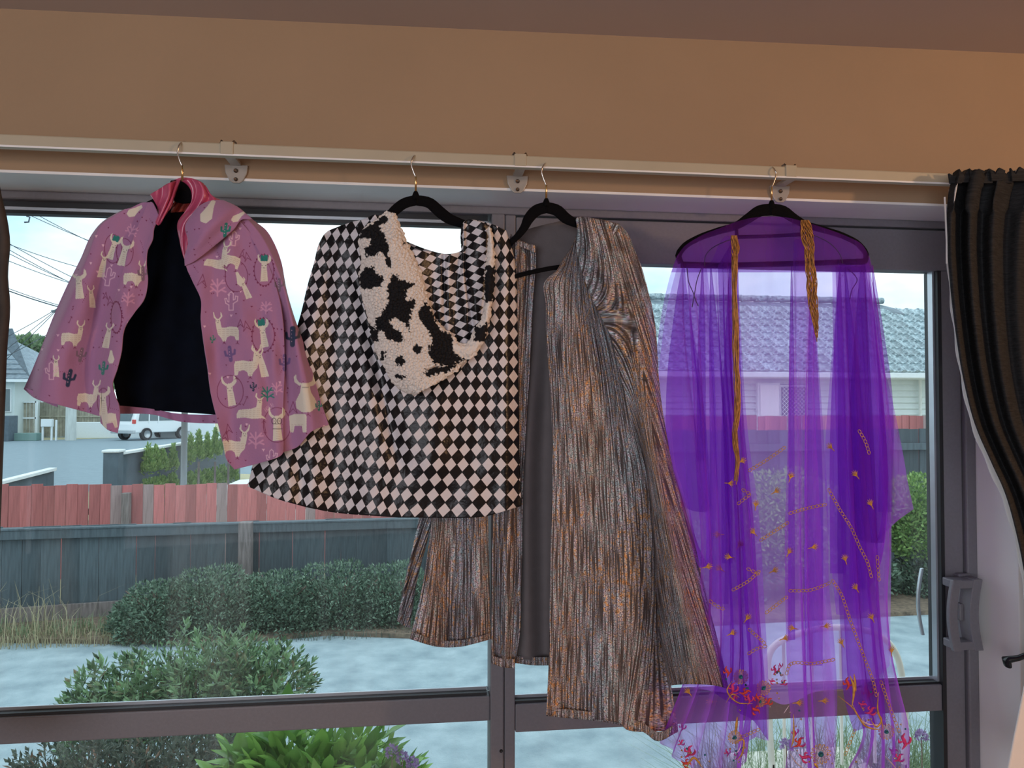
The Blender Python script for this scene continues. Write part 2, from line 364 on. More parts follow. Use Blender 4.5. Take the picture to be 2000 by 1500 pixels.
# ============================================================ HANGERS
def arm(name,pts,parent,D=-.018,hd=.0028):
    a=np.array(pts,float);n=30;l=np.concatenate([[0],np.cumsum(np.hypot(*np.diff(a[:,:2],axis=0).T))])
    q=herm(l/l[-1],a,np.linspace(0,1,n));c=P(q[:,0],q[:,1],HANG+D)
    return tube(name,c,q[:,2]/1450*1.55/2,M['blackvelvet'],parent,12,rb=np.full(n,hd))
def hook(parent,cx,top,mid,stem0,stem1,s=-1,steel=True):
    c=[(mid[0],mid[1],-.018),(mid[0]+s*5,mid[1]-12,-.020),(mid[0]+s*9,mid[1]-26,-.021),(mid[0]+s*7,top+7,-.021),(mid[0]+s*3,top+1,-.014),(mid[0]-s*3,top-2,0),(mid[0]-s*8,top,.012),(mid[0]-s*9,top+8,.016)]
    a=np.array(c,float);q=herm(np.linspace(0,1,len(a)),a,np.linspace(0,1,36))
    tube('hook',P(q[:,0],q[:,1],HANG+q[:,2]),.0016,M['steel'],parent,8)
    tube('hook_stem',P(np.array([mid[0],stem1[0]]),np.array([mid[1]-1,stem1[1]]),HANG-.018),.0022,M['gold'],parent,8)
hw=[]
def hanger(label,cx,top,my,sy,arms,s=-1):
    h=thing('coat_hanger',label,'hanger',tuple(P(cx,top,HANG-.018)))
    hook(h,cx,top,(cx,my),None,(cx,sy),s)
    for nm,a in arms: arm(nm,a,h)
    nb=[(cx,sy-3,7),(cx,sy+3,12),(cx,sy+12,16)];arm('hook_collar',nb,h,-.018,.0045)
    return h
hanger('black velvet hanger inside the pink printed jacket',356,279,325,359,
 [('arm',[(356,369,20),(335,378,18),(310,392,16),(270,412,14),(235,440,13),(215,470,10)]),('arm',[(356,369,20),(377,378,18),(400,390,16),(440,408,14),(480,430,13),(500,460,10)]),
  ('neck_loop',[(330,368,30),(356,374,44),(382,378,34)])])
hanger('black velvet hanger holding the black and white harlequin cape',812,304,346,377,
 [('arm',[(812,391,20),(790,397,20),(770,412,19),(752,430,15),(715,442,13),(670,462,12),(640,482,10)]),('arm',[(812,391,20),(838,396,21),(857,412,22),(875,426,21),(900,436,17),(945,448,14),(985,466,12),(1000,480,10)])])
hanger('black velvet hanger inside the glittering silver robe',1067,319,362,391,
 [('arm',[(1067,405,22),(1048,411,22),(1032,428,20),(1024,444,16),(1012,460,13),(990,480,10)]),('arm',[(1067,405,22),(1088,411,23),(1105,426,22),(1120,434,18),(1160,445,14),(1200,462,12),(1225,490,10)]),
  ('trouser_bar',[(1005,540,9),(1050,529,9),(1090,522,9),(1140,520,9)])],-1)
# purple wrap hanger, seen in full through the chiffon; hook turned the other way
h4=hanger('black velvet hanger seen whole through the purple chiffon',1507,327,366,395,
 [('arm',[(1507,409,24),(1484,412,23),(1462,426,20),(1440,440,16),(1400,452,14),(1362,466,13),(1336,482,13),(1325,500,13),(1330,514,12)]),
  ('arm',[(1507,409,24),(1530,413,24),(1550,426,20),(1570,437,16),(1610,449,14),(1650,462,13),(1680,480,13),(1692,500,13),(1688,512,12)]),
  ('trouser_bar',[(1330,517,13),(1400,518,11),(1507,516,11),(1620,513,11),(1690,511,13)]),
  ('cross_bar',[(1440,463,8),(1507,461,7),(1566,458,8)]),('bar_notch',[(1438,446,7),(1439,463,8)]),('bar_notch',[(1566,440,7),(1566,458,8)])],1)
# ============================================================ PRINT PAINTING (flat print on cloth)
def inpoly(x,y,poly):
    c=np.zeros(len(x),bool);p=np.asarray(poly,float);j=len(p)-1
    for i in range(len(p)):
        xi,yi=p[i];xj,yj=p[j]
        if yi!=yj:
            k=((yi>y)!=(yj>y))&(x<(xj-xi)*(y-yi)/(yj-yi)+xi);c^=k
        j=i
    return c
class Canvas:
    def __init__(s,o,base):
        s.o=o;i=o_info[o.name];s.x,s.y=i.PX,i.PY;s.c=np.tile(np.array(base,np.float32),(len(s.x),1))
    def poly(s,p,col):
        p=np.asarray(p,float);m=np.nonzero((s.x>=p[:,0].min())&(s.x<=p[:,0].max())&(s.y>=p[:,1].min())&(s.y<=p[:,1].max()))[0]
        if len(m): k=inpoly(s.x[m],s.y[m],p);s.c[m[k]]=col
    def line(s,pts,w,col):
        for a,b in zip(pts[:-1],pts[1:]):
            ax,ay=a;bx,by=b;m=np.nonzero((s.x>min(ax,bx)-w)&(s.x<max(ax,bx)+w)&(s.y>min(ay,by)-w)&(s.y<max(ay,by)+w))[0]
            if not len(m):continue
            dx,dy=bx-ax,by-ay;l=dx*dx+dy*dy+1e-9;t=np.clip(((s.x[m]-ax)*dx+(s.y[m]-ay)*dy)/l,0,1)
            d=np.hypot(s.x[m]-ax-t*dx,s.y[m]-ay-t*dy);k=np.clip((w/2+.5-d),0,1)[:,None]
            s.c[m]=s.c[m]*(1-k)+np.array(col,np.float32)*k
    def ring(s,cx,cy,rx,ry,w,col,beads=False,a0=0,a1=2*math.pi):
        s.line([(cx+rx*math.cos(a),cy+ry*math.sin(a)) for a in np.linspace(a0,a1,30)],w,col)
        if beads:
            for a in np.arange(0,6.28,.28): s.dot(cx+(rx+1)*math.cos(a),cy+(ry+1)*math.sin(a),1.7,col)
    def dot(s,x,y,r,col): s.poly([(x+r*math.cos(a),y+r*math.sin(a)) for a in np.linspace(0,6.28,9)[:-1]],col)
    def done(s):
        at=s.o.data.color_attributes.new('Print','FLOAT_COLOR','POINT');at.data.foreach_set('color',np.asarray(s.c,np.float32).ravel())
CREAM=lin(218,212,198);PALE=lin(224,184,205);WINE=lin(120,45,85);TEAL=lin(40,125,118);NAVY=lin(40,55,85);PURP=lin(112,88,138);INK=lin(70,60,70);PINKB=lin(168,120,158)
def xf(p,cx,cy,s,flip,rot):
    c,sn=math.cos(rot),math.sin(rot);r=[]
    for x,y in p:
        x=(x-.5)*(-1 if flip else 1)*s;y=(y-.5)*s;r.append((cx+x*c-y*sn,cy+x*sn+y*c))
    return r
EARL=[(.12,.24),(.04,.15),(.02,.0),(.05,-.02),(.08,.10),(.16,.21)]
EARR=[(.21,.21),(.28,.12),(.27,-.02),(.31,.0),(.34,.12),(.25,.24)]
STAND=[(.12,.20),(.24,.20),(.27,.30),(.31,.50),(.45,.50),(.60,.46),(.86,.48),(.90,.60),(.90,.92),(.80,.92),(.76,.80),(.6,.77),(.50,.83),(.46,.97),(.36,.97),(.30,.85),(.18,.72),(.13,.5),(.10,.33)]
SIT=[(.12,.20),(.24,.20),(.27,.30),(.30,.50),(.45,.56),(.92,.60),(1.0,.75),(1.0,.90),(.7,.88),(.4,.93),(.1,.90),(-.05,.95),(.02,.86),(.12,.80),(.12,.5),(.10,.33)]
NECK=[(.12,.20),(.24,.20),(.27,.30),(.33,.55),(.40,.97),(.12,.97),(.10,.5),(.10,.33)]
BUST=[(.36,.28),(.44,.22),(.57,.22),(.64,.29),(.63,.45),(.72,.96),(.34,.99),(.36,.5)]
BEAR=[[(.32,.30),(.16,.18),(.14,.02),(.22,-.06),(.23,.08),(.30,.18),(.42,.24)],[(.56,.22),(.70,.14),(.72,-.04),(.82,.04),(.84,.18),(.74,.28),(.64,.32)]]
FRONT=[(.40,.22),(.58,.22),(.62,.45),(.76,.68),(.74,.85),(.60,.95),(.42,.95),(.28,.85),(.26,.68),(.37,.45)]
def body(C,poly,cx,cy,s,flip,rot,lines=True):
    C.poly(xf(poly,cx,cy,s,flip,rot),CREAM)
    if lines:
        for k in np.arange(.56,.94,.07):
            xs=[q[0] for q in poly];
            for a in np.arange(min(xs)+.1,max(xs)-.12,.14):
                p=xf([(a,k),(a+.09,k+.01)],cx,cy,s,flip,rot)
                if inpoly(np.array([a,a+.09]),np.array([k,k]),poly).all(): C.line(p,.8,lin(190,172,158))
def motif(C,k,cx,cy,s,flip=False,rot=0.):
    X_=lambda p:xf(p,cx,cy,s,flip,rot)
    if k in('stand','sit','neck'):
        C.poly(X_(EARL),CREAM);C.poly(X_(EARR),CREAM)
        body(C,{'stand':STAND,'sit':SIT,'neck':NECK}[k],cx,cy,s,flip,rot)
        for x in (.15,.21): C.dot(*X_([(x,.27)])[0],.9,INK)
        C.line(X_([(.16,.33),(.20,.33)]),1,INK)
        if k=='stand':
            for x in (.41,.85): C.line(X_([(x,.95),(x,1.03)]),1.2,WINE);C.line(X_([(x-.05,1.05),(x,1.0),(x+.05,1.05)]),1,WINE)
    elif k=='rump': body(C,[(.1,.2),(.3,.12),(.8,.12),(.85,.2),(.85,.9),(.7,.9),(.66,.62),(.35,.62),(.3,.9),(.15,.9)],cx,cy,s,flip,rot)
    elif k=='front':
        for e in BEAR: C.poly(X_([(x*.8+.1,y*.8+.05) for x,y in e]),CREAM)
        C.poly(X_(FRONT),CREAM);C.line(X_([(.42,.33),(.56,.33)]),1,INK)
        for x in (.42,.56): C.line(X_([(x,.95),(x,1.02)]),1.2,WINE);C.line(X_([(x-.06,1.05),(x,1.0),(x+.06,1.05)]),1,WINE)
    elif k in('bust','bustteal','glasses'):
        X_=lambda p:xf([((x-.5)*.74+.5,y) for x,y in p],cx,cy,s,flip,rot)
        for e in BEAR: C.poly(X_(e),CREAM)
        body(C,[((x-.5)*.74+.5,y) for x,y in BUST],cx,cy,s,flip,rot)
        if k=='bustteal': C.poly(X_([(.30,.22),(.32,-.02),(.44,.02),(.52,-.04),(.66,.0),(.66,.22)]),TEAL)
        if k=='glasses':
            for x in (.38,.60): C.line([ (lambda q:q)(X_([(x+.09*math.cos(a),.38+.09*math.sin(a))])[0]) for a in np.linspace(0,6.28,10)],1.1,INK)
            C.line(X_([(.34,.62),(.70,.62)]),1.2,INK)
        for x in (.40,.58): C.dot(*X_([(x,.38)])[0],.9,INK)
        C.line(X_([(.44,.47),(.54,.47)]),1,INK)
    elif k=='blob': C.poly(X_([(.42,0),(.58,.02),(.62,.3),(.75,.7),(.62,.98),(.38,1.0),(.25,.75),(.36,.35)]),CREAM)
    elif k in('cactus','cactusteal','cactusnavy','cactusgrey'):
        col={'cactus':PURP,'cactusteal':TEAL,'cactusnavy':NAVY,'cactusgrey':lin(130,105,125)}[k]
        C.line(X_([(.5,.1),(.5,.98)]),s*.26,col);C.line(X_([(.5,.70),(.2,.62),(.16,.35)]),s*.16,col);C.line(X_([(.5,.66),(.8,.55),(.84,.3)]),s*.16,col)
        for q in (.2,.4,.6,.8): C.dot(*X_([(.46,q)])[0],.8,PALE)
    elif k=='outcactus':
        C.line(X_([(.38,1),(.38,.72),(.2,.62),(.15,.38),(.25,.36),(.30,.52),(.38,.56),(.38,.1),(.5,0),(.62,.1),(.62,.45),(.72,.4),(.74,.24),(.86,.26),(.84,.5),(.62,.64),(.62,1),(.38,1)]),1.6,PALE)
    elif k in('coral','coralteal'):
        col=PALE if k=='coral' else TEAL
        if k=='coral': col=lin(205,150,182)
        C.line(X_([(.5,1),(.5,.1)]),s*.09,col)
        for a,b in (((.5,.8),(.12,.5)),((.5,.8),(.9,.55)),((.5,.55),(.2,.15)),((.5,.5),(.8,.15)),((.3,.66),(.1,.75)),((.7,.68),(.95,.78)),((.35,.36),(.15,.38)),((.66,.32),(.9,.3))): C.line(X_([a,b]),s*.09,col)
    elif k=='tent': 
        C.line(X_([(.5,0),(.15,.95),(.5,.6),(.85,.95),(.5,0)]),1.1,WINE)
    elif k=='arrow': C.line(X_([(.3,.95),(.7,.05)]),1,WINE);C.line(X_([(.5,.1),(.7,.05),(.75,.25)]),1,WINE);C.line(X_([(.2,.8),(.35,.9)]),1,WINE)
def scatter(C,x0,x1,y0,y1,n,seed):
    r=random.Random(seed)
    for _ in range(n):
        x,y=r.uniform(x0,x1),r.uniform(y0,y1);t=r.random()
        if t<.7: C.poly([(x-2,y-1),(x+2,y-1),(x,y+2)],WINE)
        elif t<.85: C.poly([(x-3,y-2),(x+3,y-2),(x,y+3)],PALE)
        else:
            a=r.uniform(0,6)
            for k in range(5): C.dot(x+k*4*math.cos(a),y+k*4*math.sin(a),.8,WINE)
MOT=[('bustteal',516,525,52,0,.05),('bustteal',514,652,56,0,-.12),('bust',450,765,58,0,-.1),('glasses',541,830,64,0,.0),('stand',444,640,58,0,.0),('stand',482,706,62,1,-.05),
('neck',528,706,60,0,-.15),('front',597,770,78,0,0),('sit',490,795,54,1,.0),('stand',458,862,64,1,.0),('sit',424,505,46,1,.2),('stand',452,500,50,0,.35),('blob',468,545,30,0,-.4),('neck',491,560,44,0,-.3),
('rump',583,826,46,0,.0),('stand',262,535,50,1,.0),('bust',155,556,58,0,.0),('stand',141,652,52,1,.0),('stand',172,770,54,1,.0),('neck',186,516,52,1,.1),('neck',191,580,44,0,.0),('neck',197,655,50,1,.1),
('bustteal',221,484,48,0,.35),('bust',243,494,54,0,.3),('blob',218,697,26,0,0),('bust',202,784,58,0,.0),('rump',214,822,38,1,-.2),('neck',122,717,42,0,.1),('blob',408,414,48,0,.45),('blob',465,424,30,0,1.0),('blob',264,412,34,0,1.0),
('cactusteal',440,448,26,0,.1),('outcactus',457,466,28,0,.1),('outcactus',452,588,36,0,0),('coral',425,560,36,0,0),('coral',250,583,28,0,.1),('coral',500,858,34,0,0),('coral',520,600,26,0,0),('coral',540,758,26,0,0),
('cactus',450,690,28,0,-.1),('cactus',556,707,30,0,0),('cactusgrey',546,556,24,0,0),('cactusteal',415,662,14,0,.2),('cactusnavy',572,656,36,0,0),('cactusnavy',495,755,16,0,0),('coralteal',522,768,30,0,0),('cactusteal',622,792,18,0,0),
('cactusnavy',135,737,32,0,.2),('outcactus',212,540,36,0,.15),('cactusteal',203,718,24,0,.1),('cactusgrey',158,692,26,0,.2),('cactusgrey',279,533,26,0,0),('outcactus',101,724,34,0,0),('outcactus',531,893,30,0,0),('coral',258,450,26,0,.5),
('tent',473,497,16,0,.1),('tent',483,502,18,0,-.2),('tent',470,632,16,0,0),('tent',481,637,20,0,-.2),('tent',207,578,14,0,.1),('tent',216,588,18,0,-.1),('tent',446,838,20,0,-.2),('tent',440,852,22,0,.2),('tent',573,796,24,0,0),('tent',395,548,24,0,.1),
('arrow',480,783,20,0,0),('arrow',517,834,26,0,-.6),('arrow',440,530,24,0,-.5),('arrow',138,625,14,0,0)]
RINGS=[(516,528,19,30,1),(514,655,22,33,1),(450,765,26,32,0),(541,830,27,34,0),(221,486,17,28,0),(244,493,16,27,0),(228,620,10,30,1),(203,784,12,26,0),(462,540,22,30,0)]
def paint_llama(o):
    C=Canvas(o,PINKB);scatter(C,40,640,390,920,420,3)
    for x,y,rx,ry,b in RINGS: C.ring(x,y,rx,ry,1.2,WINE,bool(b))
    for m in MOT: motif(C,*m[:4],bool(m[4]),m[5])
    # lettering HOLA printed at a slant
    L_={'H':[[(0,0),(0,1)],[(.6,0),(.6,1)],[(0,.5),(.6,.5)]],'O':[[(.3,0),(0,.3),(0,.7),(.3,1),(.6,.7),(.6,.3),(.3,0)]],'L':[[(0,0),(0,1),(.6,1)]],'A':[[(0,1),(.3,0),(.6,1)],[(.12,.6),(.48,.6)]],'!':[[(0,0),(0,.65)],[(0,.9),(0,1)]]}
    a=-.6;x,y=515,798
    for i,ch in enumerate('HOLA!'):
        for st in L_[ch]:
            C.line([(x+(i*4.9+u*5.4)*math.cos(a)-v*8.5*math.sin(a),y+(i*4.9+u*5.4)*math.sin(a)+v*8.5*math.cos(a)) for u,v in st],.5,PALE)
    C.done()
def attrmat(name,rough=.8,bump=.15,bs=250,sheen=.3,attr='Print'):
    m=bpy.data.materials.new(name);m.use_nodes=True;t=m.node_tree;b=t.nodes['Principled BSDF']
    a=N(t,'ShaderNodeAttribute',attribute_name=attr);no=N(t,'ShaderNodeTexNoise');no.inputs['Scale'].default_value=bs;tc=N(t,'ShaderNodeTexCoord')
    t.links.new(tc.outputs['Object'],no.inputs['Vector']);bp=N(t,'ShaderNodeBump');bp.inputs['Strength'].default_value=bump;bp.inputs['Distance'].default_value=.004
    t.links.new(no.outputs[0],bp.inputs['Height']);t.links.new(bp.outputs[0],b.inputs['Normal']);t.links.new(a.outputs['Color'],b.inputs['Base Color'])
    b.inputs['Roughness'].default_value=rough;b.inputs['Specular IOR Level'].default_value=.25;b.inputs['Sheen Weight'].default_value=sheen;return m
M['llama']=attrmat('pink_llama_print')
M['navy']=mat('black_navy_lining',(.0015,.003,.008),.9,var=.3,scale=30,spec=.15)
M['satin']=mat('raspberry_satin',(.50,.07,.16),.28,var=.12,scale=25,bump=.1,bscale=30,spec=.8)
# ============================================================ PINK JACKET
lj=thing('hooded_jacket','pink jacket printed with white llamas and cacti, raspberry satin hood lining','jacket',tuple(P(356,360,HANG)))
def lf(U,V,PX,PY):
    s=smooth(.02,.35,V)
    return (.012*np.cos((PX-188)/26.)*s*np.exp(-((PX-188)/60.)**2)*1.6 -.010*np.sin(PX/17.+PY/90.)*s*.8+.018*vnoise(PX/30,PY/60,3))*1.0
opp=[(312,425),(301,446),(298,468),(288,490),(286,516),(289,548),(282,584),(262,612),(244,640),(237,690),(229,722),(220,752),(226,776),(232,790),(234,820),(230,846)]
o=drape('left_front_panel',[opp,[(300,398),(288,470),(262,580),(225,680),(208,760),(212,840)],[(290,396),(262,460),(232,560),(208,660),(199,740),(197,826)]],110,330,[M['llama'],M['navy']],lj,base=-.050,
  fold=lambda U,V,a,b:lf(U,V,a,b)+.01*U,thick=.002);paint_llama(o)
o=drape('left_sleeve',[[(292,395),(266,450),(232,560),(208,660),(199,740),(196,813)],[(278,396),(240,440),(212,520),(195,600),(178,700),(168,805)],[(256,406),(214,440),(178,540),(148,640),(120,730),(112,790)],[(240,411),(196,440),(168,500),(130,590),(84,700),(66,776)],[(224,419),(200,434),(180,458),(158,506),(132,558),(107,614),(78,688),(58,736),(47,760)]],190,330,[M['llama'],M['navy']],lj,base=-.030,
  fold=lambda U,V,a,b:(.016*np.sin(U*math.pi*2.3)*smooth(.1,.6,V)-.018*smooth(.7,1,U)*0+.006*vnoise(a/25,b/50,5)+.035*smooth(.78,1.,U)),thick=.002);paint_llama(o)
# turned cuff at the sleeve end
drape('cuff',[[(50,758),(60,768),(76,781)],[(70,764),(84,776),(92,787)],[(92,770),(98,780),(104,792)],[(106,776),(110,784),(113,795)]],30,14,M['llama'],lj,base=-.012,thick=.002)
paint_llama(bpy.data.objects[[k for k in o_info if k.startswith('cuff')][-1]])
rin=[(366,480),(364,520),(376,548),(392,585),(392,625),(397,665),(405,715),(411,765),(424,820),(436,868),(444,900),(458,917)]
def rf(U,V,PX,PY):
    return .010*np.sin(PX/15.-PY/80.)*smooth(.1,.5,V)*.8+.016*vnoise(PX/28,PY/70,9)-.014*np.exp(-((PX-(525+(PY-560)*.06))/14.)**2)*smooth(520,640,PY)
o=drape('right_front_panel',[rin,[(395,450),(430,560),(455,700),(480,820),(505,905)],[(425,420),(480,540),(510,660),(528,760),(545,892)],[(450,410),(500,470),(545,580),(556,700),(553,800),(553,884)]],260,400,[M['llama'],M['navy']],lj,base=-.070,fold=rf,thick=.002);paint_llama(o)
o=drape('right_sleeve',[[(446,408),(500,480),(538,580),(546,700),(549,800),(550,884)],[(462,410),(512,480),(548,570),(566,690),(575,790),(579,874)],[(468,411),(512,460),(545,530),(576,640),(604,760),(617,838)],[(476,416),(500,434),(520,450),(537,478),(549,510),(559,566),(573,616),(593,672),(609,724),(625,780),(642,830)]],190,330,[M['llama'],M['navy']],lj,base=-.068,
  fold=lambda U,V,a,b:.010*np.sin(U*7)*smooth(.2,.7,V)+.03*smooth(.75,1,U)*(1-.5*V)+.006*vnoise(a/25,b/60,2),thick=.002);paint_llama(o)
drape('cuff',[[(553,876),(560,872),(579,876)],[(556,862),(568,864),(580,866)],[(562,856),(572,855),(581,858)]],20,14,M['navy'],lj,base=-.04,thick=.003)
# dark inside and back panel with the pink hem facing
drape('back_lining',[[(300,405),(272,500),(238,600),(222,740),(233,800)],[(345,396),(335,560),(310,700),(305,802)],[(380,400),(385,560),(375,700),(365,806)],[(400,420),(420,560),(440,700),(450,812)]],60,80,M['navy'],lj,base=.02,fold=lambda U,V,a,b:.008*np.sin(U*12))
o=drape('hem_facing',[[(232,792),(233,808)],[(300,799),(300,810)],[(340,807),(345,822)],[(450,810),(450,828)]],180,20,M['llama'],lj,base=.012,fold=lambda U,V,a,b:.002*np.sin(U*40));paint_llama(o)
# hood: bulging outer fold over the right shoulder
def hf(U,V,a,b): return -.030*np.sin(math.pi*np.clip(U,0,1))**.8*np.sin(math.pi*np.clip(V*.92+.04,0,1))**.6-.006*np.sin((a+b)/11.)*smooth(.3,.8,V)*.8
o=drape('hood',[[(372,475),(362,500),(362,519)],[(364,452),(378,480),(376,512)],[(372,425),(410,455),(420,478)],[(395,400),(430,425),(456,448)],[(420,392),(452,408),(476,428)],[(436,392),(462,404),(492,428)]],150,120,[M['llama'],M['navy']],lj,base=-.074,fold=hf,thick=.003);paint_llama(o)
def sf(U,V,a,b): return -.022*np.sin(math.pi*U)-.006*np.sin(U*14+V*6)
drape('satin_collar',[[(294,380),(303,394),(308,412),(302,428)],[(316,366),(322,382),(318,404),(308,440)],[(340,354),(338,370),(334,392),(322,420)],[(352,351),(346,366),(340,384),(334,404)]],50,50,M['satin'],lj,base=-.035,fold=sf,thick=.003)
drape('satin_collar',[[(356,353),(366,360),(374,372),(374,392),(362,412),(348,436),(352,470),(364,519)],[(378,350),(388,362),(392,380),(386,404),(366,436),(362,474),(368,517)],[(392,356),(402,372),(408,388),(396,406),(378,436),(368,474),(370,516)],[(404,368),(414,384),(430,392),(412,398),(392,418),(374,450),(370,500)]],60,90,M['satin'],lj,base=-.045,fold=lambda U,V,a,b:-.016*np.sin(math.pi*U)-.005*np.sin(U*16+V*9),thick=.003)
drape('satin_collar',[[(340,352),(340,362)],[(356,347),(356,356)],[(380,350),(376,362)],[(402,366),(392,378)]],30,10,M['satin'],lj,base=-.005,thick=.003)
drape('neck_band',[[(342,390),(334,415)],[(356,388),(352,414)],[(378,392),(376,413)]],40,16,mat('coral_satin',(.62,.13,.11),.3,var=.2,scale=60,bump=.3,bscale=60),lj,base=.006,fold=lambda U,V,a,b:-.004*np.sin(U*20+V*7))
# ============================================================ HARLEQUIN CAPE
def diamat(name):
    m=bpy.data.materials.new(name);m.use_nodes=True;t=m.node_tree;b=t.nodes['Principled BSDF'];K=t.links.new
    uv=N(t,'ShaderNodeUVMap');sp=N(t,'ShaderNodeSeparateXYZ');K(uv.outputs[0],sp.inputs[0])
    def tri(o):
        f=N(t,'ShaderNodeMath',operation='FRACT');K(o,f.inputs[0]);s=N(t,'ShaderNodeMath',operation='SUBTRACT');K(f.outputs[0],s.inputs[0]);s.inputs[1].default_value=.5
        a=N(t,'ShaderNodeMath',operation='ABSOLUTE');K(s.outputs[0],a.inputs[0]);return a.outputs[0]
    ad=N(t,'ShaderNodeMath',operation='ADD');K(tri(sp.outputs[0]),ad.inputs[0]);K(tri(sp.outputs[1]),ad.inputs[1])
    mr=N(t,'ShaderNodeMapRange');mr.inputs['From Min'].default_value=.445;mr.inputs['From Max'].default_value=.475;K(ad.outputs[0],mr.inputs[0])
    mx=N(t,'ShaderNodeMix',data_type='RGBA');mx.inputs['A'].default_value=(.70,.67,.70,1);mx.inputs['B'].default_value=(.010,.010,.012,1);K(mr.outputs[0],mx.inputs['Factor'])
    K(mx.outputs['Result'],b.inputs['Base Color'])
    tc=N(t,'ShaderNodeTexCoord');no=N(t,'ShaderNodeTexNoise');no.inputs['Scale'].default_value=45;no.inputs['Detail'].default_value=3;K(tc.outputs['Object'],no.inputs['Vector'])
    bp=N(t,'ShaderNodeBump');bp.inputs['Strength'].default_value=.35;bp.inputs['Distance'].default_value=.01;K(no.outputs[0],bp.inputs['Height']);K(bp.outputs[0],b.inputs['Normal'])
    r2=N(t,'ShaderNodeMapRange');r2.inputs['To Min'].default_value=.55;r2.inputs['To Max'].default_value=.33;K(mr.outputs[0],r2.inputs[0]);K(r2.outputs[0],b.inputs['Roughness'])
    b.inputs['Specular IOR Level'].default_value=.28;return m
M['dia']=diamat('harlequin_diamond_satin')
hc=thing('hooded_cape','black and white harlequin diamond cape with a cow-print fleece hood','cape',tuple(P(812,380,HANG)))
HX=np.array([400,480,640,790,880,1030]);HY=np.array([-52,-39,-15,0,0,0.])
def duv(PX,PY,U,V):
    per=17.6+3.2*np.clip((PY-480)/480,0,1.1)
    w=np.clip((1000-PX)/210,0,1);u=(PX-1012+ (PY-640)*.13*w)/per
    sh=np.interp(PX,HX,HY)*(.25+.75*np.clip((PY-500)/450,0,1))+ .10*np.clip(PX-840,-250,0)*0
    v=(PY-sh-1011)/(28.2+1.6*np.clip((PY-500)/450,0,1))
    return u,v
def kf(U,V,PX,PY):
    s=smooth(430,620,PY)
    g=.014*np.sin(PX/26.+1.2)*np.exp(-((PX-640)/120.)**2)
    g+=.022*np.exp(-((PX-(690+(PY-500)*.22))/17.)**2)*smooth(470,600,PY)*(1-smooth(840,960,PY))
    g-=.020*np.exp(-((PX-(840))/60.)**2)*smooth(700,800,PY)*(1-smooth(880,1000,PY))
    g+=.018*np.exp(-((PX-(585+(PY-900)*.05))/16.)**2)*smooth(850,930,PY)
    g+=.008*vnoise(PX/40,PY/60,4)+.030*smooth(986,1018,PX)
    g+=(1-smooth(430,520,PY))*.012*vnoise(PX/14,PY/12,8)*1.6
    return g+.022*smooth(.94,1,1-U)*smooth(.0,.3,V)
cl=[(760,414),(736,420),(709,428),(688,434)]
drape('body',[[(690,433),(660,443),(637,454),(623,476),(614,510),(600,560),(588,612),(560,700),(520,810),(498,890),(484,950)],
 [(712,428),(690,470),(670,560),(640,690),(590,850),(556,979)],[(736,420),(730,520),(710,660),(672,850),(640,999)],[(770,450),(775,560),(765,700),(748,880),(738,1008)],
 [(840,600),(842,680),(842,760),(840,900),(838,1011)],[(905,560),(906,660),(910,760),(914,900),(918,1011)],[(912,430),(920,520),(952,700),(965,880),(970,1003)],[(958,437),(968,560),(985,700),(995,860),(998,994)],[(988,450),(1003,500),(1010,620),(1013,790),(1014,900),(1018,988)]],
 200,190,M['dia'],hc,base=-.034,fold=kf,uv=duv,thick=.002)
def duv2(PX,PY,U,V): return (PX-PY*.25)/26.,(PY+PX*.18)/17.5
# folded back collar: thin rear yoke behind the neck
drape('back_yoke',[[(790,470),(800,500),(820,560)],[(830,486),(835,505),(840,560)],[(872,496),(872,512),(872,560)],[(903,488),(905,505),(905,560)],[(912,430),(920,470),(925,560)]],50,20,M['dia'],hc,base=.012,uv=duv2)
drape('hood_inner',[[(800,487),(812,530),(830,580),(850,630),(868,650),(885,675)],[(845,492),(850,540),(856,600),(865,640),(895,680)],[(872,496),(876,540),(882,600),(890,650),(905,686)],[(903,488),(900,540),(912,620),(915,660),(915,684)],[(911,430),(916,520),(930,610),(935,650),(925,678)],[(940,434),(944,520),(950,600),(945,640),(932,672)],[(955,440),(960,520),(958,590),(952,640),(936,668)]],110,120,M['dia'],hc,base=-.060,
  fold=lambda U,V,a,b:.012*np.sin(math.pi*V)*np.sin(math.pi*U)-.006*np.sin(U*22+V*5)+.012*np.exp(-((a-868)/5.)**2),uv=duv2)
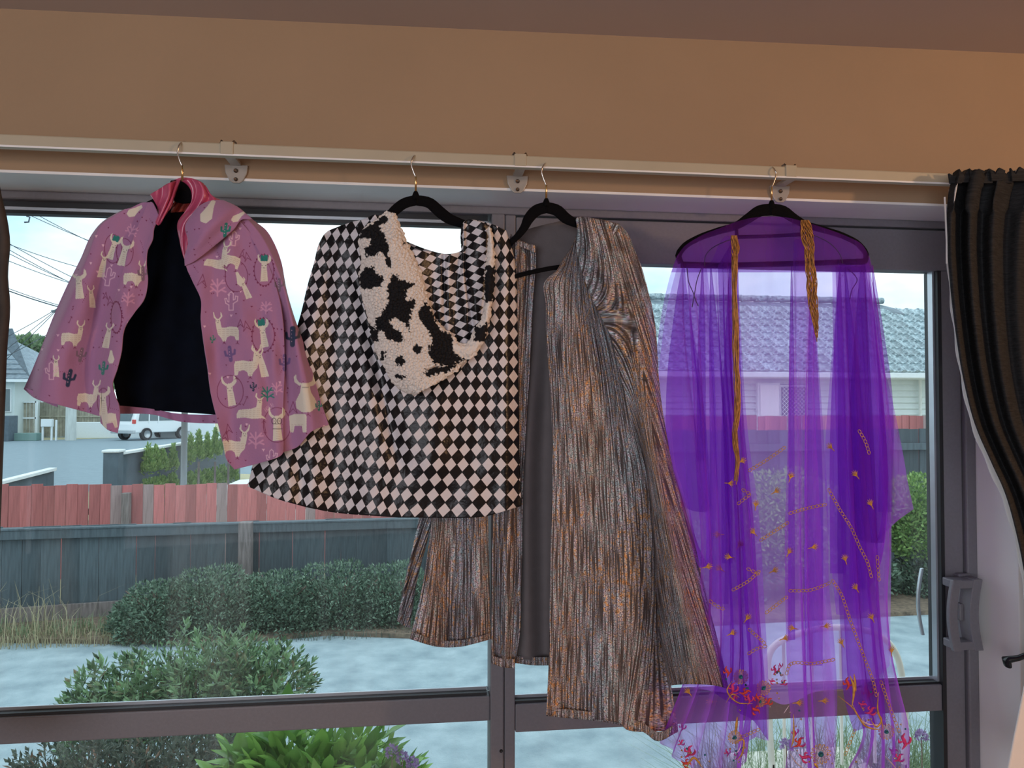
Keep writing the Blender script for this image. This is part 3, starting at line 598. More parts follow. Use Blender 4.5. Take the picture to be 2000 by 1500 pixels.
# cow print fleece
a2=lambda l:[(480+x/2.885,280+y/2.885) for x,y in l]
PATCH=[a2(p) for p in ([(795,395),(740,440),(690,465),(655,500),(650,545),(700,530),(705,570),(665,590),(680,640),(720,640),(760,600),(790,640),(790,690),(830,700),(805,640),(800,560),(770,500),(755,480),(800,440)],
 [(700,690),(740,720),(780,780),(760,800),(680,830),(640,800),(650,730)],
 [(850,735),(820,760),(800,830),(800,900),(770,960),(730,1000),(740,1060),(780,1060),(800,1090),(840,1120),(890,1110),(880,1060),(830,1040),(800,1000),(850,985),(890,1010),(920,1060),(930,960),(945,900),(900,880),(900,830),(950,800),(900,775),(860,780)],
 [(1000,890),(970,960),(990,1010),(1020,1050),(1050,1110),(1030,1190),(1070,1245),(1150,1250),(1250,1215),(1180,1190),(1160,1110),(1150,1070),(1090,1050),(1060,990),(1040,920)],
 [(700,1010),(740,1060),(750,1110),(715,1120),(690,1050)],[(938,1150),(965,1128),(992,1145),(990,1180),(960,1185)],[(845,1215),(870,1192),(895,1210),(885,1245),(865,1258)],[(762,1175),(785,1180),(788,1225),(770,1215)],
 [(838,1310),(870,1295),(895,1315),(870,1335)],[(985,1295),(1040,1280),(1075,1300),(1030,1325)],[(1000,1275),(1180,1245),(1190,1262),(1080,1300)],[(930,880),(950,890),(950,930),(935,935)],[(870,560),(895,560),(890,580)])]
M['fleece']=attrmat('cow_print_fleece',.95,.9,140,.0)
def paint_cow(o):
    C=Canvas(o,(.78,.73,.68,1));j=C.x+7*vnoise(C.x/2.6,C.y/2.6,1)+5*vnoise(C.x/9,C.y/9,5),C.y+7*vnoise(C.x/2.6+9,C.y/2.6,2)+5*vnoise(C.x/9,C.y/9,6);k=C.x,C.y;C.x,C.y=j
    for p in PATCH: C.poly(p,(.012,.012,.014,1))
    for p in ([(948,540),(975,540),(972,585),(945,590)],[(925,640),(955,630),(945,668),(928,668)],[(948,520),(966,520),(964,552),(946,552)]): C.poly(p,(.012,.012,.014,1))
    C.done()
def cv(x,y,seed=0):
    "curly fleece height: cell noise"
    r=np.random.default_rng(seed);best=np.full(x.shape,9.);xi=np.floor(x).astype(int);yi=np.floor(y).astype(int);J=r.random((64,64,2))
    for i in (-1,0,1):
        for j in (-1,0,1):
            a=J[(xi+i)%64,(yi+j)%64];d=np.hypot(xi+i+a[...,0]-x,yi+j+a[...,1]-y);best=np.minimum(best,d)
    return best
def ff(U,V,PX,PY):
    e=np.minimum(1,np.minimum(U,1-U)*6);e2=np.minimum(1,np.minimum(V,1-V)*9)
    return -.026*np.sin(math.pi*U)**.7*np.clip(V*6,0.2,1)-.0045*(1-cv(PX/4.8,PY/4.8,4))*1.2+.008*np.exp(-((PY-(722-(PX-820)*.12))/4.)**2)*smooth(820,850,PX),3.0*vnoise(PX/4,PY/4,11)*(1-e)*2,2.6*vnoise(PX/4,PY/4,12)*(1-e2)*2
o=drape('fleece_hood',[a2([(800,383),(740,430),(665,480),(640,560),(655,640),(645,740),(660,880),(690,980),(715,1090),(735,1180),(785,1255),(835,1350),(900,1400),(950,1415)]),
  a2([(815,385),(780,500),(740,640),(740,800),(760,960),(800,1100),(860,1240),(920,1350),(980,1400)]),a2([(830,392),(830,520),(840,660),(860,800),(900,960),(960,1120),(1000,1280),(1030,1375)]),
  a2([(842,400),(862,480),(905,600),(960,730),(1000,860),(1060,1000),(1130,1150),(1160,1240),(1110,1330)]),a2([(845,402),(875,480),(925,600),(985,730),(1020,860),(1070,1000),(1160,1080),(1240,1205),(1190,1285)])],190,330,M['fleece'],hc,base=-.064,fold=ff,thick=.004);paint_cow(o)
o=drape('fleece_rim',[a2([(1368,470),(1366,600),(1352,740),(1350,850),(1335,980),(1290,1050),(1240,1130),(1160,1110)]),a2([(1372,475),(1385,600),(1375,740),(1370,850),(1355,1000),(1330,1080),(1260,1170),(1165,1150)]),a2([(1378,480),(1398,600),(1400,740),(1385,880),(1358,1050),(1325,1140),(1265,1215),(1180,1190)])],30,200,M['fleece'],hc,base=-.068,
  fold=lambda U,V,a,b:(-.008*np.sin(math.pi*U)-.003*(1-cv(a/5.5,b/5.5,6)),2.5*vnoise(a/4,b/4,3)*2*np.abs(U-.5)*2)  ,thick=.004);paint_cow(o)
# ============================================================ SILVER ROBE
def lamemat(name,dark=False):
    m=bpy.data.materials.new(name);m.use_nodes=True;t=m.node_tree;b=t.nodes['Principled BSDF'];K=t.links.new
    uv=N(t,'ShaderNodeUVMap')
    def nz(sx,sy,det=3,rough=.5,sc=1,w=0):
        mp=N(t,'ShaderNodeMapping');mp.inputs['Scale'].default_value=(sx,sy,1);mp.inputs['Location'].default_value=(w,w,0);K(uv.outputs[0],mp.inputs[0])
        n=N(t,'ShaderNodeTexNoise');n.inputs['Scale'].default_value=sc;n.inputs['Detail'].default_value=det;n.inputs['Roughness'].default_value=rough;K(mp.outputs[0],n.inputs['Vector']);return n.outputs['Fac']
    st=nz(420,10,2);gl=nz(560,420,1);hu=nz(170,85,3,.7,1,4);big=nz(9,5,2,.5,1,8)
    # streaks * glitter -> foil coverage
    ml=N(t,'ShaderNodeMath',operation='MULTIPLY');r1=N(t,'ShaderNodeMapRange');r1.inputs['From Min'].default_value=.42;r1.inputs['From Max'].default_value=.60;K(st,r1.inputs[0])
    r2=N(t,'ShaderNodeMapRange');r2.inputs['From Min'].default_value=.30;r2.inputs['From Max'].default_value=.62;K(gl,r2.inputs[0]);K(r1.outputs[0],ml.inputs[0]);K(r2.outputs[0],ml.inputs[1])
    ad=N(t,'ShaderNodeMath',operation='MULTIPLY_ADD');ad.inputs[1].default_value=.38;K(big,ad.inputs[0]);m3=N(t,'ShaderNodeMath',operation='MULTIPLY');m3.inputs[1].default_value=.80;K(hu,m3.inputs[0]);K(m3.outputs[0],ad.inputs[2])
    cr=N(t,'ShaderNodeValToRGB');e=cr.color_ramp.elements
    e[0].position=.42;e[0].color=(.30,.46,.58,1);e[1].position=.80;e[1].color=(.95,.38,.10,1)
    for p,c in ((.52,(.62,.78,.84,1)),(.565,(.85,.88,.90,1)),(.60,(.60,.44,.66,1)),(.64,(.88,.78,.68,1)),(.69,(.98,.60,.30,1)),(.74,(1.0,.42,.12,1))):
        q=cr.color_ramp.elements.new(p);q.color=c
    K(ad.outputs[0],cr.inputs[0])
    mx=N(t,'ShaderNodeMix',data_type='RGBA');mx.inputs['A'].default_value=(.06,.045,.045,1);K(ml.outputs[0],mx.inputs['Factor']);K(cr.outputs[0],mx.inputs['B']);K(mx.outputs['Result'],b.inputs['Base Color'])
    mm=N(t,'ShaderNodeMath',operation='MULTIPLY');mm.inputs[1].default_value=.45;K(ml.outputs[0],mm.inputs[0]);K(mm.outputs[0],b.inputs['Metallic'])
    b.inputs['Roughness'].default_value=.42
    bp=N(t,'ShaderNodeBump');bp.inputs['Strength'].default_value=.9;bp.inputs['Distance'].default_value=.004
    a2_=N(t,'ShaderNodeMath',operation='MULTIPLY_ADD');a2_.inputs[1].default_value=.5;K(gl,a2_.inputs[0]);K(st,a2_.inputs[2]);K(a2_.outputs[0],bp.inputs['Height']);K(bp.outputs[0],b.inputs['Normal'])
    return m
M['lame']=lamemat('holographic_plisse_lame')
M['grey']=mat('charcoal_lining_cloth',(.13,.115,.12),.85,var=.06,scale=40,bump=.1,bscale=400)
rb=thing('kimono_robe','long silver and copper glitter robe with wide sleeves and grey lining','robe',tuple(P(1067,395,HANG)))
G=[M['lame'],M['grey']]
drape('back_lining',[[(1012,453),(1010,600),(1006,900),(1002,1284)],[(1040,445),(1042,640),(1030,900),(1030,1288)],[(1085,434),(1100,600),(1100,900),(1100,1290)],[(1130,425),(1150,600),(1160,900),(1160,1290)]],50,80,M['grey'],rb,base=.035,fold=lambda U,V,a,b:.012*np.cos(U*16)*smooth(.1,.5,V))
drape('hem_facing',[[(1002,1281),(1002,1294)],[(1040,1283),(1040,1299)],[(1090,1283),(1090,1299)],[(1160,1283),(1160,1299)]],40,8,M['lame'],rb,base=.028)
drape('left_front_panel',[[(998,457),(980,560),(965,700),(962,900),(962,1100),(960,1294)],[(1004,462),(1000,600),(990,700),(985,900),(980,1100),(981,1301)],[(1022,472),(1022,560),(1016,700),(1008,900),(1002,1100),(993,1303)],[(1046,479),(1047,502),(1040,600),(1036,700),(1029,800),(1021,950),(1018,1150),(1011,1270),(1004,1303)]],90,200,G,rb,base=.006,fold=lambda U,V,a,b:.010*np.sin(U*9)+.003*vnoise(a/20,b/50,3))
drape('hem_band',[[(960,1280),(960,1295)],[(981,1286),(981,1303)],[(1005,1287),(1005,1305)]],20,8,M['lame'],rb,base=-.002)
drape('left_sleeve',[[(952,960),(955,1100),(959,1246)],[(935,960),(935,1100),(934,1253)],[(905,960),(904,1100),(900,1261)],[(875,960),(866,1100),(862,1262)],[(846,960),(838,1060),(822,1160),(801,1247)]],110,130,G,rb,base=.012,fold=lambda U,V,a,b:-.022*np.sin(U*8.5)*(.4+.6*V)+.004*vnoise(a/25,b/40,3))
drape('sleeve_back',[[(850,960),(838,1040),(815,1130),(800,1226)],[(840,960),(822,1040),(800,1120),(786,1221)],[(826,960),(815,1030),(795,1120),(776,1212)]],40,90,G,rb,base=.035,fold=lambda U,V,a,b:-.004*np.sin(U*9),uv=lambda a,b,U,V:((a+(b-960)*.35)/1000,b/1000))
drape('sleeve_hem',[[(958,1236),(959,1248)],[(934,1243),(934,1255)],[(900,1250),(900,1263)],[(862,1251),(862,1264)],[(806,1234),(800,1248)]],60,8,M['lame'],rb,base=.002,fold=lambda U,V,a,b:-.022*np.sin(U*8.5))
# back-neck facing of the yoke
pf=[(1128,471),(1116,486),(1099,506),(1088,527),(1070,543),(1064,550),(1066,592),(1067,661),(1073,731),(1077,800),(1079,860),(1078,967),(1074,1153),(1072,1293),(1067,1396)]
def mf(U,V,PX,PY):
    return .012*np.sin(PX/24.+PY/300.)*smooth(520,700,PY)-.016*np.exp(-((PX-1150-(PY-700)*.03)/40.)**2)*smooth(600,800,PY)+.006*vnoise(PX/22,PY/70,5)+.026*smooth(.9,1,U)
drape('right_front_panel',[pf,[(1129,440),(1120,560),(1125,760),(1140,1000),(1140,1200),(1135,1402)],[(1132,430),(1150,560),(1180,740),(1195,950),(1205,1200),(1205,1411)],[(1150,428),(1180,560),(1215,700),(1240,830),(1262,920),(1275,1060),(1275,1250),(1262,1429)],[(1165,429),(1195,540),(1225,700),(1250,840),(1270,930),(1283,1060),(1292,1200),(1308,1320),(1324,1426)]],200,300,G,rb,base=-.024,fold=mf)
drape('hem_band',[[(1068,1382),(1067,1398)],[(1135,1388),(1135,1405)],[(1195,1396),(1193,1412)],[(1259,1414),(1259,1431)],[(1284,1430),(1282,1447)],[(1323,1412),(1324,1429)]],60,8,M['lame'],rb,base=-.030)
def sf2(U,V,PX,PY):
    return -.018*np.sin(math.pi*np.clip(U*1.1,0,1))+.020*np.sin(U*7.+1.5)*smooth(.35,.8,V)+.007*vnoise(PX/16,PY/26,7)*(1+2*(V<.35))+.03*smooth(.85,1,U)+.055*(1-smooth(0,.2,U))*smooth(.45,.62,V)
drape('right_sleeve',[[(1130,446),(1126,480),(1140,540),(1154,578),(1175,620),(1192,654),(1205,700),(1216,748),(1240,830),(1258,905),(1264,1000),(1270,1140),(1280,1240),(1298,1340)],
 [(1129,424),(1150,480),(1185,560),(1215,640),(1240,740),(1262,860),(1285,980),(1305,1100),(1325,1220),(1345,1336)],[(1168,428),(1190,480),(1222,560),(1245,650),(1262,760),(1282,880),(1308,1010),(1335,1130),(1362,1240),(1388,1338)],
 [(1210,438),(1227,457),(1238,484),(1251,516),(1263,557),(1273,600),(1280,640),(1284,700),(1289,765),(1301,845),(1315,915),(1333,976),(1352,1041),(1371,1125),(1389,1200),(1408,1275),(1423,1345)]],170,330,G,rb,base=-.050,fold=sf2,
 uv=lambda a,b,U,V:((a-(b-430)*.30*np.clip(U*1.6,0,1))/1000,b/1000))
drape('shoulder_yoke',[[(1129,424),(1130,446),(1128,472)],[(1168,428),(1165,442),(1160,470)],[(1212,440),(1205,450),(1190,468)]],40,20,M['lame'],rb,base=-.058,fold=lambda U,V,a,b:.010*V,uv=lambda a,b,U,V:((a+b*.5)/1000,b/1000))
drape('collar_edge',[[(998,457),(1001,470)],[(1012,468),(1013,480)],[(1030,476),(1031,488)],[(1047,479),(1047,494)]],20,8,M['lame'],rb,base=.0)
# ============================================================ PURPLE CHIFFON WRAP
def chiffon(name,T,S,fac,tlw=.72):
    m=bpy.data.materials.new(name);m.use_nodes=True;t=m.node_tree;t.nodes.clear();K=t.links.new
    tr=N(t,'ShaderNodeBsdfTransparent');tr.inputs[0].default_value=(*T,1)
    df=N(t,'ShaderNodeBsdfDiffuse');df.inputs[0].default_value=(*S,1);tl=N(t,'ShaderNodeBsdfTranslucent');tl.inputs[0].default_value=(*S,1)
    a=N(t,'ShaderNodeMixShader');a.inputs[0].default_value=tlw;K(df.outputs[0],a.inputs[1]);K(tl.outputs[0],a.inputs[2])
    uv=N(t,'ShaderNodeUVMap');mp=N(t,'ShaderNodeMapping');mp.inputs['Scale'].default_value=(60,6,1);K(uv.outputs[0],mp.inputs[0]);no=N(t,'ShaderNodeTexNoise');no.inputs['Scale'].default_value=1;no.inputs['Detail'].default_value=3;K(mp.outputs[0],no.inputs['Vector'])
    lw=N(t,'ShaderNodeLayerWeight');lw.inputs[0].default_value=.35
    mr=N(t,'ShaderNodeMapRange');mr.inputs['To Min'].default_value=fac-.05;mr.inputs['To Max'].default_value=fac+.06;K(no.outputs[0],mr.inputs[0])
    ad=N(t,'ShaderNodeMath',operation='MULTIPLY_ADD',use_clamp=True);ad.inputs[1].default_value=.55;K(lw.outputs['Facing'],ad.inputs[0]);K(mr.outputs[0],ad.inputs[2])
    b=N(t,'ShaderNodeMixShader');K(ad.outputs[0],b.inputs[0]);K(tr.outputs[0],b.inputs[1]);K(a.outputs[0],b.inputs[2]);o=N(t,'ShaderNodeOutputMaterial');K(b.outputs[0],o.inputs[0]);return m
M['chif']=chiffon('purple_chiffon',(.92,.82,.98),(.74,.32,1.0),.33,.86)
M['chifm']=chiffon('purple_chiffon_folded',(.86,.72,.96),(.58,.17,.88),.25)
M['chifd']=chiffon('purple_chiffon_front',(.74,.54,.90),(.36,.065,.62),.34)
pw=thing('chiffon_wrap','sheer purple chiffon wrap with gold tassels and embroidered floral hem','wrap',tuple(P(1507,400,HANG)))
sheets=[]
def chif(name,cols,nu,nv,base,fold=None,m='chif'):
    o=drape(name,cols,nu,nv,M[m],pw,base=base,fold=fold,thick=0);sheets.append(o_info[o.name]);return o
def fl(n,amp,px,ph=0,top=.12):
    def f(U,V,PX,PY):
        s=smooth(0,top,V)*(.35+.65*V)
        w=U*n*2*math.pi+ph+1.1*np.sin(V*3.1+ph)+.9*np.sin(U*9+ph)
        return amp*np.sin(w)*s+.004*vnoise(PX/20,PY/70,int(ph*7)+1),px*np.cos(w*1.0+.6)*s
    return f
# yoke lying over the hanger
yk=[[(1328,500),(1318,516),(1312,530)],[(1330,486),(1340,505),(1342,532)],[(1362,463),(1364,490),(1366,530)],[(1400,449),(1402,480),(1404,530)],[(1438,437),(1440,470),(1440,530)],[(1452,426),(1460,470),(1462,530)]]
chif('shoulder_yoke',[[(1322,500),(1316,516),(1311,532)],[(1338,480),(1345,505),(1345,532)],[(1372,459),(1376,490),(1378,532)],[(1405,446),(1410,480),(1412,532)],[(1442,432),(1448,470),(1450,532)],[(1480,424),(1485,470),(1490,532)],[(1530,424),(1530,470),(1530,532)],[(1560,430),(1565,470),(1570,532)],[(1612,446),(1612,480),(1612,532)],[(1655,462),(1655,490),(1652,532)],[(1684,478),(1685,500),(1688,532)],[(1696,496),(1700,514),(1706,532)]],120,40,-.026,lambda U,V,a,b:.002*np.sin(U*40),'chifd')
chif('back_panel',[[(1325,512),(1303,600),(1290,700),(1295,1000),(1330,1340)],[(1362,463),(1375,700),(1390,1000),(1410,1352)],[(1420,442),(1430,700),(1440,1000),(1450,1360)],[(1480,424),(1485,700),(1490,1000),(1495,1362)],[(1530,424),(1530,700),(1530,1000),(1530,1376)],[(1590,440),(1590,700),(1590,1000),(1600,1350)],[(1650,460),(1660,700),(1670,1000),(1680,1340)],[(1694,505),(1712,620),(1735,800),(1740,1000),(1735,1300)]],260,120,.012,
  lambda U,V,a,b:(.006*np.sin(a/15.)*smooth(.1,.4,V)*(np.abs(a-1510)>60)+.003*np.sin(a/30.+V*4),5*np.sin(a/15.)*smooth(.1,.6,V)*(np.abs(a-1500)>75)))
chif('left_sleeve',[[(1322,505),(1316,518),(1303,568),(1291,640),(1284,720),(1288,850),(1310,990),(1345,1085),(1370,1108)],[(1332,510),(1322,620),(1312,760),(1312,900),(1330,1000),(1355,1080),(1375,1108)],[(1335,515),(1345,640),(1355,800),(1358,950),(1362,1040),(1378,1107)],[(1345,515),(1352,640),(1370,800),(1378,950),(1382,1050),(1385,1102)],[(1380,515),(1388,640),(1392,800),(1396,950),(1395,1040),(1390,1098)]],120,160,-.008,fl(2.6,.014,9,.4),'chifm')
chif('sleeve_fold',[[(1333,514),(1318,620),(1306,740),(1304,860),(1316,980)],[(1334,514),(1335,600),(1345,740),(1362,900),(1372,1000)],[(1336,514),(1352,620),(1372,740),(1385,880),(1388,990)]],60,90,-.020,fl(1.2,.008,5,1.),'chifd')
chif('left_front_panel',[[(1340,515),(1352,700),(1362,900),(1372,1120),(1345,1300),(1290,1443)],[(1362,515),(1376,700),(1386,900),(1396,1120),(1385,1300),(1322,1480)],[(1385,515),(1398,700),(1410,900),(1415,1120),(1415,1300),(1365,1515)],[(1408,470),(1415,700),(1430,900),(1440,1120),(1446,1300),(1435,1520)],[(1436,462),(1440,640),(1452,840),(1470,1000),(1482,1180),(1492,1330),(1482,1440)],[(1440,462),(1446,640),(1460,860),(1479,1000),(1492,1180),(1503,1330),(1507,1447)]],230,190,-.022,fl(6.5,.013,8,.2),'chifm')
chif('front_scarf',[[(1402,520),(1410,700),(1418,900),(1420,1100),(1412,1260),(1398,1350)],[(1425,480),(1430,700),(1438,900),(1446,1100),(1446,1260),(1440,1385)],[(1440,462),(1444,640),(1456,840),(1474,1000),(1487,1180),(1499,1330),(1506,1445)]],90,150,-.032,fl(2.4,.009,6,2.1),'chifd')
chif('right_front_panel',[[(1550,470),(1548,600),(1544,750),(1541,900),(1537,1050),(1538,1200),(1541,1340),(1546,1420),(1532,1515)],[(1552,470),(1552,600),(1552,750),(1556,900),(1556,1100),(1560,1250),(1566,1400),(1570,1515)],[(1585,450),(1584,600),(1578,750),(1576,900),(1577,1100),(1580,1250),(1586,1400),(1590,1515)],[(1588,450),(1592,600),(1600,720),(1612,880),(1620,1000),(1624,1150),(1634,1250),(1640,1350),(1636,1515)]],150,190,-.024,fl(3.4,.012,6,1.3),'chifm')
chif('right_sleeve',[[(1640,515),(1634,620),(1624,760),(1616,900),(1625,1100),(1632,1200)],[(1658,515),(1662,620),(1664,760),(1666,900),(1668,1100),(1674,1200)],[(1688,515),(1700,640),(1712,780),(1718,900),(1712,1060),(1700,1160)],[(1696,500),(1710,580),(1722,690),(1738,800),(1750,900),(1752,990),(1747,1016)],[(1698,500),(1707,532),(1713,590),(1722,680),(1748,780),(1768,890),(1776,950),(1784,994)]],170,150,-.012,fl(3.2,.015,8,.9),'chifm')
chif('sleeve_fold',[[(1680,520),(1672,640),(1662,800),(1660,950),(1672,1050)],[(1686,515),(1690,640),(1692,800),(1696,950),(1704,1060)],[(1690,515),(1706,640),(1722,800),(1732,950),(1728,1060)]],60,90,-.026,fl(1.6,.009,6,.3),'chifd')
chif('right_outer_panel',[[(1625,515),(1632,700),(1640,900),(1650,1100),(1655,1250),(1665,1360),(1690,1430),(1650,1515)],[(1660,515),(1668,700),(1676,900),(1690,1100),(1702,1250),(1712,1360),(1718,1440),(1715,1515)],[(1698,515),(1712,640),(1728,800),(1742,950),(1745,1080),(1737,1180),(1744,1280),(1760,1350),(1776,1415),(1776,1515)]],150,190,-.020,fl(4.2,.013,8,.6),'chifm')
chif('front_scarf',[[(1632,520),(1638,700),(1640,900),(1640,1100),(1646,1250),(1654,1370),(1672,1430)],[(1660,520),(1668,700),(1676,900),(1684,1100),(1694,1250),(1706,1360),(1716,1415)],[(1690,520),(1700,700),(1712,900),(1718,1050),(1722,1200),(1730,1320),(1733,1420)]],90,150,-.034,fl(2.3,.009,6,1.9),'chifd')
# pleats that fall open from the hanger
for a_,b_,c_,y1 in ((1388,1386,1422,1180),(1426,1410,1430,1100),(1372,1362,1378,900),(1546,1540,1552,1250),(1584,1576,1606,1300),(1640,1622,1652,1120),(1704,1716,1742,1000),(1650,1660,1690,1150)):
    ym=(520+y1)/2
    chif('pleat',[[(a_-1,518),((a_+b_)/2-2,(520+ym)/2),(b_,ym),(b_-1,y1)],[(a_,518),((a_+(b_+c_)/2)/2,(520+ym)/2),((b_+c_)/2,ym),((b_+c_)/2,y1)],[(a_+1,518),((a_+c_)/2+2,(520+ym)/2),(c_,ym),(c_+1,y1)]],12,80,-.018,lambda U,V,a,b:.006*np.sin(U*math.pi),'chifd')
# seams and rolled edges
M['thread']=mat('dark_purple_thread',(.05,.02,.10),.7)
for a in (
 ([(1376,520),(1378,500),(1392,484),(1416,472),(1438,464)],[(1646,515),(1640,496),(1622,476),(1596,462),(1570,455)],[(1342,524),(1345,550),(1354,572),(1358,585),(1364,598)],[(1370,524),(1362,545),(1357,570),(1352,600)],
  [(1655,524),(1668,536),(1674,548),(1664,566),(1660,585)])):
    tube('rolled_seam',P(*np.array(herm(np.linspace(0,1,len(a)),np.array(a,float),np.linspace(0,1,40))).T,HANG-.03),.0009,M['thread'],pw,5)
# tassels
M['goldthread']=mat('antique_gold_thread',(.42,.20,.055),.45,metal=.35,var=.3,scale=120,spec=.6)
def tassel(c,w,n,seed,base):
    r=random.Random(seed);L_=[];a=np.array(c,float);l=np.linspace(0,1,len(a))
    for i in range(n):
        ph=r.uniform(0,6);o_=r.uniform(-1,1);e=r.uniform(.80,1.0) if i>n*.35 else r.uniform(.25,1);q=herm(l,a,np.linspace(0,e,70));s=np.linspace(0,e,70)
        L_.append(P(q[:,0]+q[:,2]*.5*(o_*.85+.25*np.sin(s*34*r.uniform(.8,1.2)+ph)),q[:,1],HANG+base+.004*np.sin(s*29+ph)+r.uniform(-.005,.002)))
    return tubes('tassel',L_,.0009,M['goldthread'],pw,5)
tassel([(1434,460,12),(1437,490,15),(1435,520,11),(1436,600,11),(1438,700,13),(1441,790,12),(1436,850,11),(1440,900,10),(1436,960,5)],1,34,1,-.052)
tassel([(1572,430,16),(1577,460,24),(1581,500,18),(1585,550,20),(1589,600,17),(1594,640,8),(1596,668,3)],1,40,2,-.052)
# embroidery: gold sprays, chains, flowers
def sdepth(px,py):
    best=0
    for s in sheets:
        d=(s.PX-px)**2+(s.PY-py)**2;i=np.argmin(d)
        if d[i]<60: best=min(best,s.D[i])
    return best-.0025
M['goldemb']=mat('gold_embroidery',(.62,.34,.07),.35,metal=.45,var=.3,scale=200,bump=.3,bscale=800,spec=.7)
M['redemb']=mat('red_embroidery',(.62,.05,.04),.5,var=.3,scale=200,bump=.3,bscale=700)
M['magemb']=mat('magenta_embroidery',(.60,.03,.20),.5,var=.3,scale=200,bump=.3,bscale=700)
M['tealbead']=mat('teal_bead',(.02,.18,.22),.2,var=.2)
M['sequin']=mat('pale_gold_sequin',(.95,.75,.5),.12,metal=.9,var=.2,scale=300)
def rib(name,lst,wpx,D,m,parent=pw,n=5):
    V=[];Fc=[];k=0
    for pts,w in lst:
        a=np.array(pts,float);q=herm(np.linspace(0,1,len(a)),a,np.linspace(0,1,max(4,len(a)*3)));u=np.linspace(0,1,len(q))
        rr=w/1450*1.6/2*np.clip(np.sin(math.pi*(u*.9+.05)),.25,1)
        v,f=tube_vf(P(q[:,0],q[:,1],HANG+D),rr,n,k,rb=rr*.35+.0004);V.append(v);Fc.append(f);k+=len(v)
    return link(name,mesh(name,np.concatenate(V),np.concatenate(Fc),True),m,parent)
LEAF=[(1515,960,2.6),(1544,932,1.9),(1476,987,1.7),(1448,901,2.7),(1425,944,3.2),(1444,1065,2.2),(1541,1079,2.1),(1511,1115,2.7),(1407,1111,.6),(1381,1107,2.9),(1459,1208,2.2),(1429,1237,2.7),(1549,1227,.2),(1472,1040,.8),(1404,1044,0),(1425,1088,.2),(1532,1247,2.8),
(1672,928,.9),(1701,985,1.1),(1588,1069,2.9),(1672,1149,1.),(1703,1207,1.1),(1612,1223,3.),(1651,1093,1.3),(1644,1256,1.1),(1741,1272,1.5),(1623,874,.8),(1558,1373,3.1),(1608,1369,3.1),(1345,1352,.9),(1390,1370,0)]
for x,y,a in LEAF:
    s=11;L_=[]
    # tail points along a, fingers fan the other way
    ca,sa=math.cos(a),math.sin(a);L_.append(([(x+ca*s,y+sa*s),(x,y)],2.2))
    for k in range(6):
        b=a+math.pi+(k-2.5)*.40;r1=s*(1.1-.12*abs(k-2.5));L_.append(([(x+ca*4,y+sa*4),(x+math.cos(b)*r1*.5,y+math.sin(b)*r1*.5),(x+math.cos(b)*r1,y+math.sin(b)*r1)],1.6))
    rib('embroidered_spray',L_,1,sdepth(x,y),M['goldemb'])
CH=[[(1462,920),(1498,898),(1534,873)],[(1440,985),(1466,965)],[(1484,1056),(1540,1020)],[(1430,1153),(1460,1136),(1484,1115)],[(1495,1198),(1538,1165)],[(1385,1172),(1400,1184),(1415,1190)],[(1460,1278),(1480,1266),(1498,1262)],[(1541,1003),(1575,993),(1614,985)],[(1541,1154),(1585,1152),(1622,1138)],
[(1536,1318),(1541,1300),(1590,1296),(1630,1288)],[(1618,955),(1640,995),(1662,1030),(1680,1070),(1695,1100),(1702,1128)],[(1625,1133),(1640,1155),(1660,1210),(1675,1250),(1690,1290),(1705,1330),(1712,1360)],[(1677,840),(1690,862),(1698,887)],[(1713,1085),(1717,1135)],[(1720,1330),(1745,1400),(1757,1430)],[(1650,1475),(1670,1425)],[(1458,1110),(1484,1122)],[(1462,1228),(1495,1258)],[(1448,955),(1466,966)],[(1448,1440),(1484,1424)]]
for c in CH:
    a=np.array(c,float);l=np.concatenate([[0],np.cumsum(np.hypot(*np.diff(a,axis=0).T))]);n=max(3,int(l[-1]/7.2)+1);q=herm(l,a,np.linspace(0,l[-1],n));V=[];Fc=[];k=0;dch=min(sdepth(*m) for m in q)
    th=np.linspace(0,2*math.pi,9)
    for i in range(n-1):
        m_=(q[i]+q[i+1])/2;d=q[i+1]-q[i];d/=np.hypot(*d)+1e-9;e=np.array([-d[1],d[0]]);dd_=dch;pp=m_+np.outer(np.cos(th),d)*4.4+np.outer(np.sin(th),e)*2.8
        v,f=tube_vf(P(pp[:,0],pp[:,1],HANG+dd_),.0007,4,k);V.append(v);Fc.append(f);k+=len(v)
    link('chain_embroidery',mesh('chain_embroidery',np.concatenate(V),np.concatenate(Fc),True),M['goldemb'],pw)
for x,y,r in ((1447,1322,13),(1491,1344,13),(1603,1473,18),(1731,1429,14),(1435,1440,12),(1484,1370,10)):
    D=sdepth(x,y);L_=[]
    for k in range(14):
        b=k/14*2*math.pi;c,s=math.cos(b),math.sin(b);c2,s2=math.cos(b+.22),math.sin(b+.22)
        L_.append(([(x+c*r*.35,y+s*r*.35),(x+c*r,y+s*r),(x+c2*r,y+s2*r),(x+c2*r*.35,y+s2*r*.35)],1.8))
    fo=rib('embroidered_flower',L_,1,D,M['goldemb'])
    c0=P(x,y,HANG+D);tube('flower_centre',[c0+np.array([0,-.003,0]),c0],[r*.26/1000,r*.34/1000],M['tealbead'],fo,10)
def flame(x,y,s,a,m):
    L_=[];pts=[(0,1),(.25,.4),(.05,-.1),(-.25,-.5),(-.05,-1)];c,sn=math.cos(a),math.sin(a)
    f=lambda u,v:(x+(u*c-v*sn)*s,y+(u*sn+v*c)*s)
    L_.append(([f(*p) for p in pts],s*.5));L_.append(([f(.25,.4),f(.7,0),f(.75,-.5),f(.5,-.7)],s*.35));L_.append(([f(.0,0),f(-.5,.2),f(-.7,-.2)],s*.3))
    rib('embroidered_scroll',L_,1,sdepth(x,y),m)
r_=random.Random(5)
